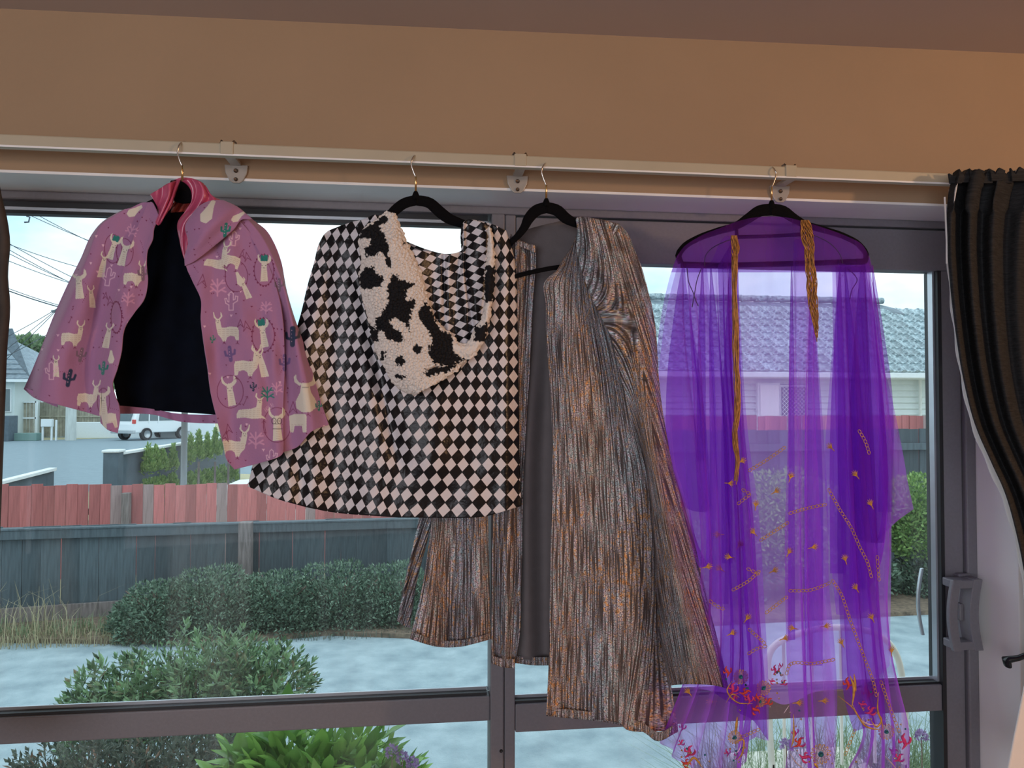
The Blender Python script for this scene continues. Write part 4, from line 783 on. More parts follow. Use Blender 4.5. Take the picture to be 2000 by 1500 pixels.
for x,y,s,a in ((1693,1352,16,.1),(1700,1388,12,1.2),(1685,1375,9,2.),(1765,1448,16,.2),(1755,1480,12,1.),(1345,1468,14,.6),(1340,1490,11,2),(1560,1450,14,.9),(1572,1478,13,2.),(1552,1430,9,0.),(1430,1345,13,.5),(1455,1352,12,1.6),(1475,1385,12,2.4),(1420,1312,11,0.),(1655,1335,13,.2),(1462,1366,11,.2),(1500,1370,10,1.),(1440,1475,10,.5),(1480,1362,9,3),(1435,1360,9,4),(1745,1465,10,2)):
    flame(x,y,s,a,M['redemb'] if r_.random()<.55 else M['magemb'])
for x,y,s,a in ((1513,1308,10,.3),(1530,1333,8,1.),(1508,1330,7,2.),(1524,1300,6,0),(1332,1420,9,.4),(1330,1450,8,1.),(1420,1470,8,0)): flame(x,y,s,a,M['magemb'])
for it_ in [([(1638,1360),(1665,1382),(1678,1402),(1690,1418),(1708,1424),(1722,1424)],4),([(1716,1352),(1714,1385),(1722,1410),(1724,1424)],4),([(1660,1320),(1668,1345),(1664,1380)],6),([(1668,1316),(1672,1350)],5),([(1710,1390),(1722,1405),(1712,1420),(1700,1405)],4),([(1550,1395),(1550,1440),(1545,1460)],4),([(1430,1330),(1420,1350),(1440,1372),(1470,1374)],3),([(1418,1372),(1430,1356),(1444,1362)],2.4),([(1435,1450),(1452,1445),(1450,1470),(1440,1485)],4),([(1440,1400),(1436,1435)],6),([(1340,1500),(1355,1480),(1372,1500)],5),([(1598,1500),(1590,1490)],6)]: rib('gold_scroll',[it_],1,-.062,M['goldemb'])
M['silvc']=mat('silver_cord',(.75,.62,.68),.3,metal=.5)
for it_ in [([(1665,1375),(1678,1402),(1694,1414),(1718,1416)],2.2),([(1690,1402),(1694,1408),(1690,1412),(1684,1404),(1688,1400)],1.8),([(1728,1476),(1745,1495),(1752,1505)],2.2),([(1542,1470),(1555,1490),(1575,1505)],2.2),([(1449,1444),(1445,1462),(1438,1472)],1.8),([(1531,1393),(1541,1378)],1.6)]: rib('silver_scroll',[it_],1,-.062,M['silvc'])
for i in range(70):
    cx,cy,sx,sy=r_.choice([(1695,1370,22,45),(1560,1450,20,45),(1460,1350,40,25),(1755,1460,18,30),(1350,1480,25,20),(1445,1465,15,25),(1600,1485,50,15),(1520,1320,15,20)])
    x=r_.gauss(cx,sx*.6);y=min(1499,r_.gauss(cy,sy*.6));p=P(x,y,HANG+sdepth(x,y)-.001)
    tube('sequin',[p,p+np.array([0,-.0012,0])],[.0022,.0018],r_.choice([M['sequin'],M['sequin'],M['goldemb'],M['tealbead']]),pw,8)
# ============================================================ OUTSIDE
GZ=-.55
M['concrete']=mat('weathered_concrete',(.25,.335,.375),.85,var=.20,scale=5,bump=.9,bscale=90,col2=(.42,.52,.56),detail=12)
M['asphalt']=mat('pale_asphalt',(.20,.27,.31),.8,var=.08,scale=6,bump=.1,bscale=50)
M['soil']=mat('leaf_litter_soil',(.10,.075,.055),.95,var=.5,scale=25,bump=.8,bscale=40,col2=(.26,.19,.13))
M['drygrass']=mat('dry_grass_verge',(.34,.32,.18),.95,var=.3,scale=3,bump=.5,bscale=20,col2=(.50,.44,.28))
def slab(name,pts,z0,z1,m):
    n=len(pts);v=[(x,y,z0) for x,y in pts]+[(x,y,z1) for x,y in pts]
    return struct(link(name,mesh(name,v,[tuple(range(n))[::-1],tuple(range(n,2*n))]+[(i,(i+1)%n,(i+1)%n+n,i+n) for i in range(n)]),m))
slab('ground',[(-70,1.9),(60,1.9),(60,110),(-70,110)],-.9,-.68,M['drygrass'])
edge=[(-9,7.2),(-3.8,7.22),(-2.4,7.02),(-1.9,6.9),(-.87,7.1),(.34,6.82),(1.6,6.9),(3,7.0),(4.9,7.1),(9,7.2)]
slab('driveway',[(-9,3.1)]+[(-2.6,3.1),(-1.6,3.0),(.15,2.9),(.5,2.2),(9,2.2)]+edge[::-1],-.68,GZ,M['concrete'])
slab('garden_bed',edge+[(9,9.2),(-9,8.4)],-.68,GZ+.04,M['soil'])
slab('garden_bed',[(-6,1.9),(.5,1.9),(.5,2.25),(.12,2.95),(-1.6,3.05),(-2.6,3.15),(-6,3.15)],-.68,GZ+.03,M['soil'])
slab('joint_groove',[(4.3,2.3),(4.33,2.3),(5.4,7.0),(5.37,7.0)],-.56,GZ+.003,M['soil'])
slab('garden_bed',[(1.25,1.9),(3.2,1.9),(3.2,2.9),(1.25,2.9)],-.60,GZ+.035,M['soil'])
# street
slab('street',[(-60,22),(-4,17),(2,36),(-6,60),(-60,60)],-.68,-.60,M['asphalt'])
slab('verge',[(-70,47),(-23,47),(-19,50),(-24,62),(-70,62)],-.68,-.585,M['drygrass'])
slab('footpath',[(-70,50),(-15,51),(-15,56),(-70,56)],-.66,-.55,M['concrete'])
slab('verge',[(-9.5,16.6),(-2.5,15.5),(-1,22),(-6,24)],-.68,-.57,M['drygrass'])
# ---- fences, paling by paling
def fencemats(nm,c,n,var=.25):
    return [mat(f'{nm}_{k}',tuple(x*(.8+.13*k) for x in c),.85,var=var,scale=3,stretch=(14,14,1.2),bump=.25,bscale=20) for k in range(n)]
DK=fencemats('dark_stained_timber',(.075,.10,.115),4);RD=fencemats('faded_red_timber',(.46,.15,.15),4,.22);
RD.append(mat('grey_worn_timber',(.33,.24,.24),.9,var=.25,scale=3,stretch=(14,14,1.2)));GYT=mat('weathered_post',(.20,.17,.165),.9,var=.35,scale=6,stretch=(8,8,1),bump=.3)
pal={}
def fence(name,label,p0,p1,zb,zt0,zt1,w,mats,seed,group=None,gap=.001,thick=.018,jit=.008):
    r=random.Random(seed);x0,y0=p0;x1,y1=p1;Ln=math.hypot(x1-x0,y1-y0);n=int(Ln/w);w=Ln/n;a=math.atan2(y1-y0,x1-x0)
    f=thing(name,label,'fence',(x0,y0,zb),group)
    for i in range(n):
        s=(i+.5)/n;h=(zt0+(zt1-zt0)*s)-zb+r.uniform(-jit,jit);k=r.randrange(3);key=(name,k,round(w,3))
        if key not in pal:
            ww=w/2-gap/2-k*.0005;v=[(x,y,z) for x in (-ww,ww) for y in (-thick/2,thick/2) for z in (0,1)]
            pal[key]=mesh('paling',v,[(0,1,3,2),(4,6,7,5),(0,4,5,1),(2,3,7,6),(0,2,6,4),(1,5,7,3)])
        me=pal[key]
        mt=r.choice(mats)
        o=bpy.data.objects.new('paling',me);COL.objects.link(o)
        if not me.materials: me.materials.append(mt)
        o.material_slots[0].link='OBJECT';o.material_slots[0].material=mt
        o.parent=f;o.location=((x1-x0)*s-math.sin(a)*r.uniform(-.006,.006),(y1-y0)*s+r.uniform(-.006,.006),0);o.rotation_euler=(0,r.uniform(-.006,.006),a);o.scale=(1,1,h)
    return f
def beam(name,a,b,w,h,m,parent):
    a=np.array(a,float);b=np.array(b,float);d=b-a;L_=np.hypot(d[0],d[1]);nx,ny=-d[1]/L_*w/2,d[0]/L_*w/2
    v=[];
    for q in (a,b):
        for s in (-1,1):
            for t in (-h/2,h/2): v.append((q[0]+s*nx,q[1]+s*ny,q[2]+t))
    return bev(link(name,mesh(name,v,[(0,1,3,2),(4,6,7,5),(0,4,5,1),(2,3,7,6),(0,2,6,4),(1,5,7,3)]),m,parent),.004)
fA,fB=(-5.2,7.55),(1.6,8.75)
def yl(x): return fA[1]+(x-fA[0])*(fB[1]-fA[1])/(fB[0]-fA[0])
z0=float(P(-60,1036,yl(-4.3))[2]);z1=float(P(640,1012,8.3)[2])
zt0=.41;zt1=.30
f1=fence('dark_fence','low dark-stained paling fence with top rail behind the hedge, left of the silver robe',fA,fB,GZ-.02,.415,.300,.165,DK,1)
def fz(x): return .395+(x-fA[0])*(.28-.395)/(fB[0]-fA[0])
beam('rail',(fA[0],fA[1]-.05,fz(fA[0])-.045),(fB[0],fB[1]-.05,fz(fB[0])-.045),.05,.09,DK[2],f1)
beam('rail_cap',(fA[0],fA[1]-.03,fz(fA[0])+.008),(fB[0],fB[1]-.03,fz(fB[0])+.008),.11,.02,DK[3],f1)
beam('base_board',(fA[0],fA[1]-.05,-.45),(fB[0],fB[1]-.05,-.45),.03,.16,GYT,f1)
for px in (473,1000):
    x=float(P(px,1100,7.9)[0]);y=yl(x)-.10;box('post',x-.065,x+.065,y-.06,y+.06,GZ,fz(x)+.03,GYT,f1,.01)
f2=fence('red_fence','faded red paling fence showing above the low dark fence on the left',(-7.2,9.9),(3.0,11.6),-.68,.60,.36,.13,RD,2,jit=.015)
beam('rail',(-7.2,9.96,.2),(3,11.66,.1),.05,.08,GYT,f2)
for px in (265,1010):
    x=float(P(px,980,10.7)[0]);box('post',x-.05,x+.05,9.9+(x+7.2)*.1667-.12,9.9+(x+7.2)*.1667-.03,-.6,.42,GYT,f2,.008)
zr=float(P(1790,838,9.3)[2])
f3=fence('tall_dark_fence','tall dark paling fence behind the leafy bush, seen right of the robe',(1.9,9.0),(8.2,9.4),GZ-.02,zr,zr,.155,DK,3)
beam('rail',(1.9,8.94,zr-.23),(8.2,9.34,zr-.23),.05,.09,DK[3],f3)
beam('rail',(1.9,8.94,-.25),(8.2,9.34,-.25),.05,.09,DK[2],f3)
zr2=float(P(1790,812,10.6)[2])
f4=fence('red_fence','red paling fence rising just above the tall dark fence on the right',(2.4,10.4),(10.2,10.8),-.68,zr2,zr2,.12,RD,4)
box('return_panel',1.87,1.95,9.0,9.9,GZ,.9,DK[1],f3,.005)
# ---- leaf helpers
def leafcloud(n,ell,seed,lw,ll,shell=.55,up=.3):
    "n leaf quads over the surface of ellipsoids [(cx,cy,cz,rx,ry,rz),...]"
    r=np.random.default_rng(seed);E=np.array(ell,float);vol=E[:,3]*E[:,5]+E[:,4]*E[:,5];k=r.choice(len(E),n,p=vol/vol.sum())
    d=r.normal(size=(n,3));d[:,2]=np.abs(d[:,2])*1.0-.35;d/=np.linalg.norm(d,axis=1)[:,None]
    rad=1-shell*r.random(n)**2.2;rad*=1+.10*np.sin(d[:,0]*9+k)*np.cos(d[:,2]*8+k*2)
    c=E[k,:3]+d*E[k,3:]*rad[:,None];ax=d+r.normal(size=(n,3))*.7;ax[:,2]+=up;ax/=np.linalg.norm(ax,axis=1)[:,None]
    s=np.cross(ax,r.normal(size=(n,3)));s/=np.linalg.norm(s,axis=1)[:,None];l=ll*r.uniform(.6,1.25,n)[:,None];w=lw*r.uniform(.7,1.2,n)[:,None]
    nn=np.cross(ax,s)
    v=np.stack([c,c+ax*l*.5+s*w*.5+nn*l*.06,c+ax*l,c+ax*l*.5-s*w*.5+nn*l*.06],1);return v.reshape(-1,3),np.arange(n*4).reshape(-1,4)
def leafmat(name,c1,c2,rough=.5,scale=9,c3=None):
    m=bpy.data.materials.new(name);m.use_nodes=True;t=m.node_tree;b=t.nodes['Principled BSDF'];K=t.links.new
    g=N(t,'ShaderNodeNewGeometry');cr=N(t,'ShaderNodeValToRGB');e=cr.color_ramp.elements;e[0].color=(*c1,1);e[1].color=(*c2,1)
    if c3: q=cr.color_ramp.elements.new(.9);q.color=(*c2,1);e[-1].color=(*c3,1)
    oi=N(t,'ShaderNodeObjectInfo');ad=N(t,'ShaderNodeMath',operation='ADD');fr=N(t,'ShaderNodeMath',operation='FRACT')
    K(g.outputs['Random Per Island'],ad.inputs[0]);K(oi.outputs['Random'],ad.inputs[1]);K(ad.outputs[0],fr.inputs[0]);K(fr.outputs[0],cr.inputs[0]);K(cr.outputs[0],b.inputs['Base Color'])
    b.inputs['Roughness'].default_value=rough;b.inputs['Specular IOR Level'].default_value=.5
    tl=N(t,'ShaderNodeBsdfTranslucent');K(cr.outputs[0],tl.inputs[0]);mx=N(t,'ShaderNodeMixShader');mx.inputs[0].default_value=.22
    K(b.outputs[0],mx.inputs[1]);K(tl.outputs[0],mx.inputs[2]);K(mx.outputs[0],t.nodes['Material Output'].inputs[0]);return m
LM={'hedge':leafmat('grey_green_hebe_leaf',(.035,.07,.045),(.24,.36,.25),.4),'hebe':leafmat('willow_hebe_leaf',(.03,.075,.04),(.30,.50,.26),.3,c3=(.22,.16,.10)),
 'broad':leafmat('bright_glossy_leaf',(.08,.22,.04),(.30,.55,.12),.25),'bright':leafmat('lime_green_leaf',(.10,.22,.05),(.36,.52,.16),.5),'dark':leafmat('dull_green_leaf',(.05,.08,.06),(.16,.20,.15),.5,c3=(.30,.18,.12)),
 'tree':leafmat('street_tree_leaf',(.10,.19,.09),(.25,.36,.19),.6),'grass':leafmat('dry_grass_blade',(.30,.26,.15),(.52,.47,.30),.7),'green':leafmat('green_grass_blade',(.12,.20,.10),(.30,.40,.22),.6),'lav':leafmat('lilac_petal',(.30,.18,.42),(.50,.36,.62),.6),'twig':mat('bare_twig',(.22,.15,.12),.8,var=.3)}
def cloud(name,label,cat,ell,n,lw,ll,m,seed,core=True,**k):
    t=thing(name,label,cat,(ell[0][0],ell[0][1],ell[0][2]-ell[0][5]))
    v,f=leafcloud(n,ell,seed,lw,ll,**k);o=link('foliage',mesh('foliage',v,f),m,t);o['kind']='stuff'
    return t
def twigs(parent,base,n,h,spread,seed,r0=.006):
    r=random.Random(seed);L_=[]
    for i in range(n):
        a=r.uniform(0,6.28);s=r.uniform(.2,1)*spread;b=np.array(base);m_=b+np.array([math.cos(a)*s*.4,math.sin(a)*s*.4,h*.5]);e=b+np.array([math.cos(a)*s,math.sin(a)*s,h*r.uniform(.7,1)])
        L_.append(herm([0,.5,1],np.array([b,m_,e]),np.linspace(0,1,6)))
    return tubes('branches',L_,r0,LM['twig'],parent,4)
# ---- hedge in front of the dark fence (separate rounded shrubs)
hd=[]
for i,(px,py,Y,rx,rz) in enumerate(((315,1205,7.35,.50,.42),(425,1190,7.4,.62,.50),(545,1195,7.45,.60,.48),(665,1185,7.5,.66,.54),(780,1190,7.5,.62,.56),(900,1200,7.6,.55,.5))):
    c=P(px,py,Y);rzz=float(rz)
    lab=['small-leaved grey-green shrub at the left end of the hedge below the dark fence','rounded grey-green hedge shrub left of the fence post','grey-green hedge shrub just right of the fence post','grey-green hedge shrub in the middle under the harlequin cape','twiggy grey-green hedge shrub left of the silver robe sleeve','grey-green hedge shrub hidden behind the silver robe sleeve'][i]
    t=cloud('hedge_shrub',lab,'shrub',[(c[0],Y,c[2]-.05,rx*.8,.42,rzz*.9),(c[0]-rx*.4,Y+.05,c[2]-.14,rx*.55,.36,rzz*.7),(c[0]+rx*.42,Y-.05,c[2]-.16,rx*.55,.36,rzz*.68)],16000,.017,.042,LM['hedge'],20+i)
    t['group']='hedge shrubs below the dark fence';twigs(t,(c[0],Y+.02,GZ+.03),18,.42,rx*.7,i,.005)
# ---- willow-leaved hebe near the window: sprigs are parts
def sprigmesh(k,L_=.036,W_=.0095,n=10):
    r=random.Random(k);v=[];f=[]
    for i in range(n):
        h=i/n*.055;a=i*1.5708+(i//2)*.6+r.uniform(-.2,.2);t=.25+.9*(1-i/n);l=L_*(1-.45*i/n)*r.uniform(.85,1.1)
        d=np.array([math.cos(a)*math.sin(t),math.sin(a)*math.sin(t),math.cos(t)]);s=np.array([-math.sin(a),math.cos(a),0]);b=np.array([0,0,h]);k0=len(v)
        nr=np.cross(d,s)
        v+=[b,b+d*l*.45+s*W_/2-nr*.001,b+d*l,b+d*l*.45-s*W_/2-nr*.001,b+d*l*.5+nr*.0025]
        f+=[(k0,k0+1,k0+4),(k0+1,k0+2,k0+4),(k0+2,k0+3,k0+4),(k0+3,k0,k0+4)]
    return mesh('sprig',v,f)
def sprigbush(name,label,ell,n,m,seed,L_=.036,W_=.0095,group=None,stuffn=6000,sz=1.,flat=False):
    r=np.random.default_rng(seed);t=thing(name,label,'shrub',(ell[0][0],ell[0][1],GZ),group);E=np.array(ell,float)
    S=[sprigmesh(seed*10+k,L_,W_) for k in range(4)]
    for s in S:s.materials.append(m)
    k=r.choice(len(E),n);d=r.normal(size=(n,3));d[:,2]=np.abs(d[:,2])*.9-.25;d[:,1]=-np.abs(d[:,1])*.8+.3*r.random(n);d/=np.linalg.norm(d,axis=1)[:,None]
    c=E[k,:3]+d*E[k,3:]*(1-.12*r.random(n))[:,None]
    for i in range(n):
        o=bpy.data.objects.new('sprig',S[i%4]);COL.objects.link(o);o.parent=t;o.matrix_parent_inverse=OFF[t.name].inverted()
        q=Vector(d[i]+np.array([0,0,.75])+r.normal(size=3)*.22).to_track_quat('Z','Y');o.location=c[i];o.rotation_euler=q.to_euler();s=r.uniform(.8,1.35)*sz;o.scale=(s,s,s)
    # inner leaves and stems
    v,f=leafcloud(stuffn,[(a,b,cc,p*.93,q_*.93,w*.93) for a,b,cc,p,q_,w in ell],seed+5,W_*.95,L_,shell=.75,up=.6);o=link('inner_foliage',mesh('inner_foliage',v,f),m,t);o['kind']='stuff'
    for e in ell[:3]: twigs(t,(e[0],e[1],GZ),16,e[2]+e[5]*.6-GZ,e[3]*.8,seed,.004)
    return t
Yb=3.55
def E_(px,py,Y,wpx,hpx,ry): c=P(px,py,Y);s=Y/1450*1.03;return (c[0],Y,c[2],wpx*s,ry,hpx*s)
sprigbush('willow_hebe','bushy willow-leaved hebe with pale tips in front of the driveway, lower left',[E_(380,1370,Yb,140,110,.38),E_(505,1365,Yb,95,95,.32),E_(265,1390,Yb,105,80,.3),E_(440,1325,Yb,90,72,.3),E_(200,1412,Yb,72,45,.25),E_(330,1450,Yb,160,60,.35)],300,LM['hebe'],3,stuffn=9000,L_=.042,W_=.012,sz=1.25)
sprigbush('dull_hebe','low dull green shrub with brown tips below the window rail, bottom left',[E_(150,1545,3.0,130,75,.25),E_(320,1530,3.0,150,85,.28),E_(430,1550,3.0,90,85,.22),E_(60,1580,3.0,80,60,.2)],220,LM['dark'],4,L_=.034,W_=.010,stuffn=7000,sz=1.1)
# ---- broadleaf shrub, each big leaf a part
def leafmesh(l,w):
    v=[(0,0,0),(w*.35,l*.2,.004),(w*.5,l*.45,.006),(w*.36,l*.72,.0),(0,l,-.012),(-w*.36,l*.72,.0),(-w*.5,l*.45,.006),(-w*.35,l*.2,.004),(0,l*.2,-.004),(0,l*.45,-.005),(0,l*.72,-.008)]
    return mesh('leaf',v,[(0,1,8),(1,2,9,8),(2,3,10,9),(3,4,10),(0,8,7),(8,9,6,7),(9,10,5,6),(10,4,5)],True)
t=thing('broadleaf_shrub','bright green broad-leaved shrub at the bottom under the window rail','shrub',(-.55,2.75,GZ))
LMs=[leafmesh(.13,.052),leafmesh(.11,.047),leafmesh(.145,.055)]
for q in LMs:q.materials.append(LM['broad'])
r=np.random.default_rng(9)
ells=[E_(560,1530,2.75,95,100,.25),E_(690,1515,2.75,80,95,.25),E_(620,1545,2.7,120,90,.28),E_(770,1560,2.75,50,60,.2),E_(480,1545,2.75,50,65,.2)]
for i in range(290):
    e=np.array(ells[r.integers(0,len(ells))]);d=r.normal(size=3);d[2]=abs(d[2]);d[1]=-abs(d[1]);d/=np.linalg.norm(d)
    o=bpy.data.objects.new('leaf',LMs[i%3]);COL.objects.link(o);o.parent=t;o.matrix_parent_inverse=OFF[t.name].inverted()
    o.location=e[:3]+d*e[3:]*r.uniform(.7,1);ax=Vector(d*np.array([1,.8,.9])+np.array([0,0,r.uniform(-.5,.8)])+r.normal(size=3)*.45);o.rotation_euler=ax.to_track_quat('Y','Z').to_euler();s=r.uniform(.75,1.15);o.scale=(s,s,s)
v,f=leafcloud(1500,[(a,b,c,p*.8,q,w*.8) for a,b,c,p,q,w in ells],77,.022,.06,shell=.8);o=link('inner_foliage',mesh('inner_foliage',v,f),LM['broad'],t);o['kind']='stuff'
twigs(t,(-.6,2.75,GZ),18,1.0,.4,4,.004)
def spikes(name,label,px,py,Y,n,seed,h=.10,group=None):
    c=P(px,py,Y);t=thing(name,label,'flower',tuple(c),group)
    stem=c+np.array([0,0,-.25]);tubes('stem',[[stem,c]],.002,LM['twig'],t,5)
    v,f=leafcloud(n,[(c[0],c[1],c[2],.016,.016,h/2)],seed,.008,.012,shell=.3);o=link('petals',mesh('petals',v,f),LM['lav'],t);o['kind']='stuff'
for i,(x,y,lab) in enumerate(((766,1470,'lilac flower spike at the right edge of the broad-leaved shrub, left one'),(786,1482,'lilac flower spike right of the broad-leaved shrub, middle one'),(806,1496,'lilac flower spike nearest the mullion, on the bottom edge'))): spikes('flower_spike',lab,x,y,2.6,120,50+i,.05)
# ---- leafy bush right, before the tall fence
for i,(x,y,w,h,lab,m,n) in enumerate(((1795,1010,75,85,'lime green leafy bush against the tall dark fence, right of the purple wrap','bright',9000),(1815,1140,75,65,'darker low bush below the lime green bush at the driveway edge','hedge',7000),(1540,1010,120,95,'green bush seen through the purple chiffon before the tall fence','bright',9000),(1640,1120,110,80,'low bush seen faintly through the right side of the purple chiffon','hedge',6000),(1400,1100,120,90,'bush behind the left folds of the purple wrap','hedge',5000))):
    e=E_(x,y,7.9,w,h,.4);cloud('leafy_bush',lab,'bush',[e,(e[0]-e[3]*.4,e[1]-.1,e[2]-e[5]*.35,e[3]*.6,.3,e[5]*.6),(e[0]+e[3]*.4,e[1]-.05,e[2]-e[5]*.2,e[3]*.6,.3,e[5]*.7),(e[0],e[1]-.1,e[2]-e[5]*.7,e[3]*.8,.35,e[5]*.5)],n,.028,.06,LM[m],60+i)
# ---- dry grasses left
def grass(name,label,x0,x1,y0,y1,z,n,h,m,seed):
    r=np.random.default_rng(seed);b=np.stack([r.uniform(x0,x1,n),r.uniform(y0,y1,n),np.full(n,z)],1);a=r.uniform(0,6.28,n);le=h*r.uniform(.3,1,n);k=r.uniform(.1,1.0,n)
    d=np.stack([np.cos(a),np.sin(a)],1);V=[]
    w=np.stack([-np.sin(a)*.003,np.cos(a)*.003,np.zeros(n)],1)
    m1=b.copy();m1[:,:2]+=d*(le*k*.25)[:,None];m1[:,2]+=le*.6;t_=b.copy();t_[:,:2]+=d*(le*k*.8)[:,None];t_[:,2]+=le*(1-.35*k)
    v=np.stack([b-w,b+w,m1+w*.8,m1-w*.8,t_+w*.2,t_-w*.2],1).reshape(-1,3);i=np.arange(n)[:,None]*6;f=np.concatenate([i+np.array([0,1,2,3]),i+np.array([3,2,4,5])])
    return tag(link(name,mesh(name,v,f),m),label,'grass',kind='stuff')
grass('tall_dry_grass','tall dry grass tufts at the foot of the dark fence, far left',-5.0,-3.1,7.1,7.5,GZ,170,.60,LM['grass'],1)
grass('fallen_straw','mat of dry straw and grass along the driveway edge, far left',-5.0,-2.4,7.0,7.4,GZ,1400,.17,LM['grass'],2)
grass('green_grass','green grass blades left of the hedge',-4.9,-2.3,7.15,7.5,GZ,700,.26,LM['green'],3)
grass('ground_litter','dry leaves and runners along the edge under the hedge',-2.6,1.5,6.95,7.3,GZ,1500,.10,LM['dark'],4)
grass('meadow_grass','pale green grass clump below the door rail at bottom right',1.3,3.1,2.85,3.5,GZ,8000,.75,LM['green'],5)
for i,(x,y,lab) in enumerate(((1536,1458,'lilac flower between the purple fringes beside the chair post'),(1800,1440,'lilac flower in the grass below the door rail at far right'))): spikes('flower_spike',lab,x,y,2.5,120,80+i,.04)
# ---- white garden chair behind the purple wrap
M['chairwhite']=mat('cream_painted_steel',(.75,.73,.66),.4,var=.04)
gc=thing('garden_chair','cream metal garden chair with a rounded back, behind the purple wrap','chair',(1.75,3.1,GZ))
bk=[(1508,1500),(1503,1420),(1502,1340),(1500,1290),(1512,1262),(1545,1243),(1600,1228),(1650,1226),(1700,1234),(1735,1255),(1755,1290),(1765,1350),(1768,1420),(1766,1500)]
a=np.array(bk,float);q=herm(np.linspace(0,1,len(a)),a,np.linspace(0,1,60));bp=P(q[:,0],q[:,1],3.05)
tube('back_frame',bp,.014,M['chairwhite'],gc,10)
for u in (.36,.45,.54,.63): 
    k=int(u*59);tube('back_spindle',[bp[k],bp[k]*np.array([1,1,0])+np.array([0,.0,.05])],.007,M['chairwhite'],gc,8)
c0,c1=bp[0],bp[-1]
box('seat',c0[0],c1[0],3.03,3.5,-.12,-.085,M['chairwhite'],gc,.012)
lx=float(P(1512,1450,3.0)[0])
for x,y in ((lx,3.02),(c1[0],3.02),(c0[0]+.02,3.48),(c1[0]-.02,3.48)): tube('leg',[(x,y,GZ),(x,y,-.1)],.018,M['chairwhite'],gc,10)
for x,z in ((c0[0],c0[2]),(c1[0],c1[2])): tube('back_post',[(x,3.05,-.1),(x,3.05,z+.02)],.014,M['chairwhite'],gc,10)
# ---- capped fence by the road, low fence at far left, pole, hedge plants
M['slate']=mat('blue_grey_painted_board',(.085,.12,.15),.7,var=.15,scale=6);M['capw']=mat('white_painted_cap',(.75,.8,.82),.5,var=.05)
x0,y0,_=PZ(228,933,-.6);Y1,Y2=14.6,22.
pA=P(228,885,Y1);pB=P(470,838,Y2)
rf_=thing('boundary_fence','blue-grey board fence with white sloping cap beside the road','fence',(pA[0],Y1,-.65))
def yz(px,py0,Y): return P(px,py0,Y)
zc0=float(P(225,885,Y1)[2]);zc1=float(P(470,848,Y2)[2]);n=30
for i in range(n):
    s0,s1=i/n,(i+.96)/n;q0=pA*(1-s0)+pB*s0;q1=pA*(1-s1)+pB*s1;za=zc0+(zc1-zc0)*s0;
    v=[(q0[0],q0[1],-.75),(q1[0],q1[1],-.75),(q1[0],q1[1],za-.03),(q0[0],q0[1],za-.03)];v+=[(a_,b_+.03,c_) for a_,b_,c_ in v]
    link('board',mesh('board',v,[(3,2,1,0),(4,5,6,7),(0,1,5,4),(2,3,7,6),(1,2,6,5),(3,0,4,7)]),M['slate'],rf_)
beam('cap',(pA[0],pA[1],zc0-.01),(pB[0],pB[1],zc1-.01),.16,.05,M['capw'],rf_)
box('post',pA[0]-.16,pA[0]+.10,Y1-.2,Y1+.06,-.75,zc0+.02,M['slate'],rf_,.01)
box('post_cap',pA[0]-.18,pA[0]+.13,Y1-.23,Y1+.09,zc0+.02,zc0+.07,M['capw'],rf_,.015)
qa=P(104,916,13.5);qb=P(-120,975,11.4)
lf_=thing('low_boundary_fence','short dark board fence with white cap at the far left edge','fence',(qa[0],13.5,-.65))
beam('cap',(qa[0],qa[1],qa[2]),(qb[0],qb[1],qb[2]+.02),.14,.05,M['capw'],lf_)
for i in range(14):
    s0,s1=i/14,(i+.97)/14;q0=qa*(1-s0)+qb*s0;q1=qa*(1-s1)+qb*s1;v=[(q0[0],q0[1],-.75),(q1[0],q1[1],-.75),(q1[0],q1[1],q1[2]-.02),(q0[0],q0[1],q0[2]-.02)];v+=[(a_,b_+.03,c_) for a_,b_,c_ in v]
    link('board',mesh('board',v,[(3,2,1,0),(4,5,6,7),(0,1,5,4),(2,3,7,6),(1,2,6,5),(3,0,4,7)]),M['slate'],lf_)
c=P(359,930,12.);M['pole']=mat('grey_galvanised_pole',(.22,.26,.28),.5,metal=.3,var=.05)
tag(tube('metal_pole',[(c[0],12.,-.68),(c[0],12.,1.9)],.046,M['pole'],None,16),'grey metal pole standing behind the red fence under the pink jacket','pole')
c=P(138,855,47);pt=thing('power_pole','pale timber power pole across the road, below the pink sleeve','pole',(c[0],47,-.6))
tube('pole',[(c[0],47,-.6),(c[0],47,7.6)],[.30,.22],mat('pale_timber_pole',(.42,.46,.45),.8,var=.15,scale=3,stretch=(4,4,.5)),pt,16)
box('crossarm',c[0]-1.2,c[0]+1.2,46.95,47.05,7.0,7.15,M['pole'],pt,.01)
pls=((290,905,15.6,20,30),(304,902,16,14,26),(318,905,16.4,13,22),(338,900,16.8,14,26),(372,885,17.2,12,30),(388,878,17.6,14,32),(405,880,18,12,28),(420,872,18.4,13,30),(436,868,19,14,30),(456,862,19.6,13,28))
for i,(x,y,Y,w,h) in enumerate(pls):
    e=E_(x,y,Y,w*.6,h,.16);lab='upright young conifer in the row along the boundary fence, '+['leftmost','second from left','third, thin one','fourth, left of the metal pole','fifth, just right of the pole','sixth from left','seventh from left','eighth from left','ninth, near the pink jacket corner','tenth, hidden at the jacket corner'][i]
    cloud('young_conifer',lab,'shrub',[(e[0],e[1],-.25,e[3]*1.1,.16,.32),(e[0],e[1],e[2]-e[5]*.35,e[3]*.9,.15,e[5]*.6),(e[0],e[1],e[2]+e[5]*.25,e[3]*.5,.10,e[5]*.6),(e[0],e[1],e[2]+e[5]*.7,e[3]*.25,.06,e[5]*.4)],1500,.035,.075,LM['bright'],100+i,up=1.6)['group']='young conifers along the road fence'
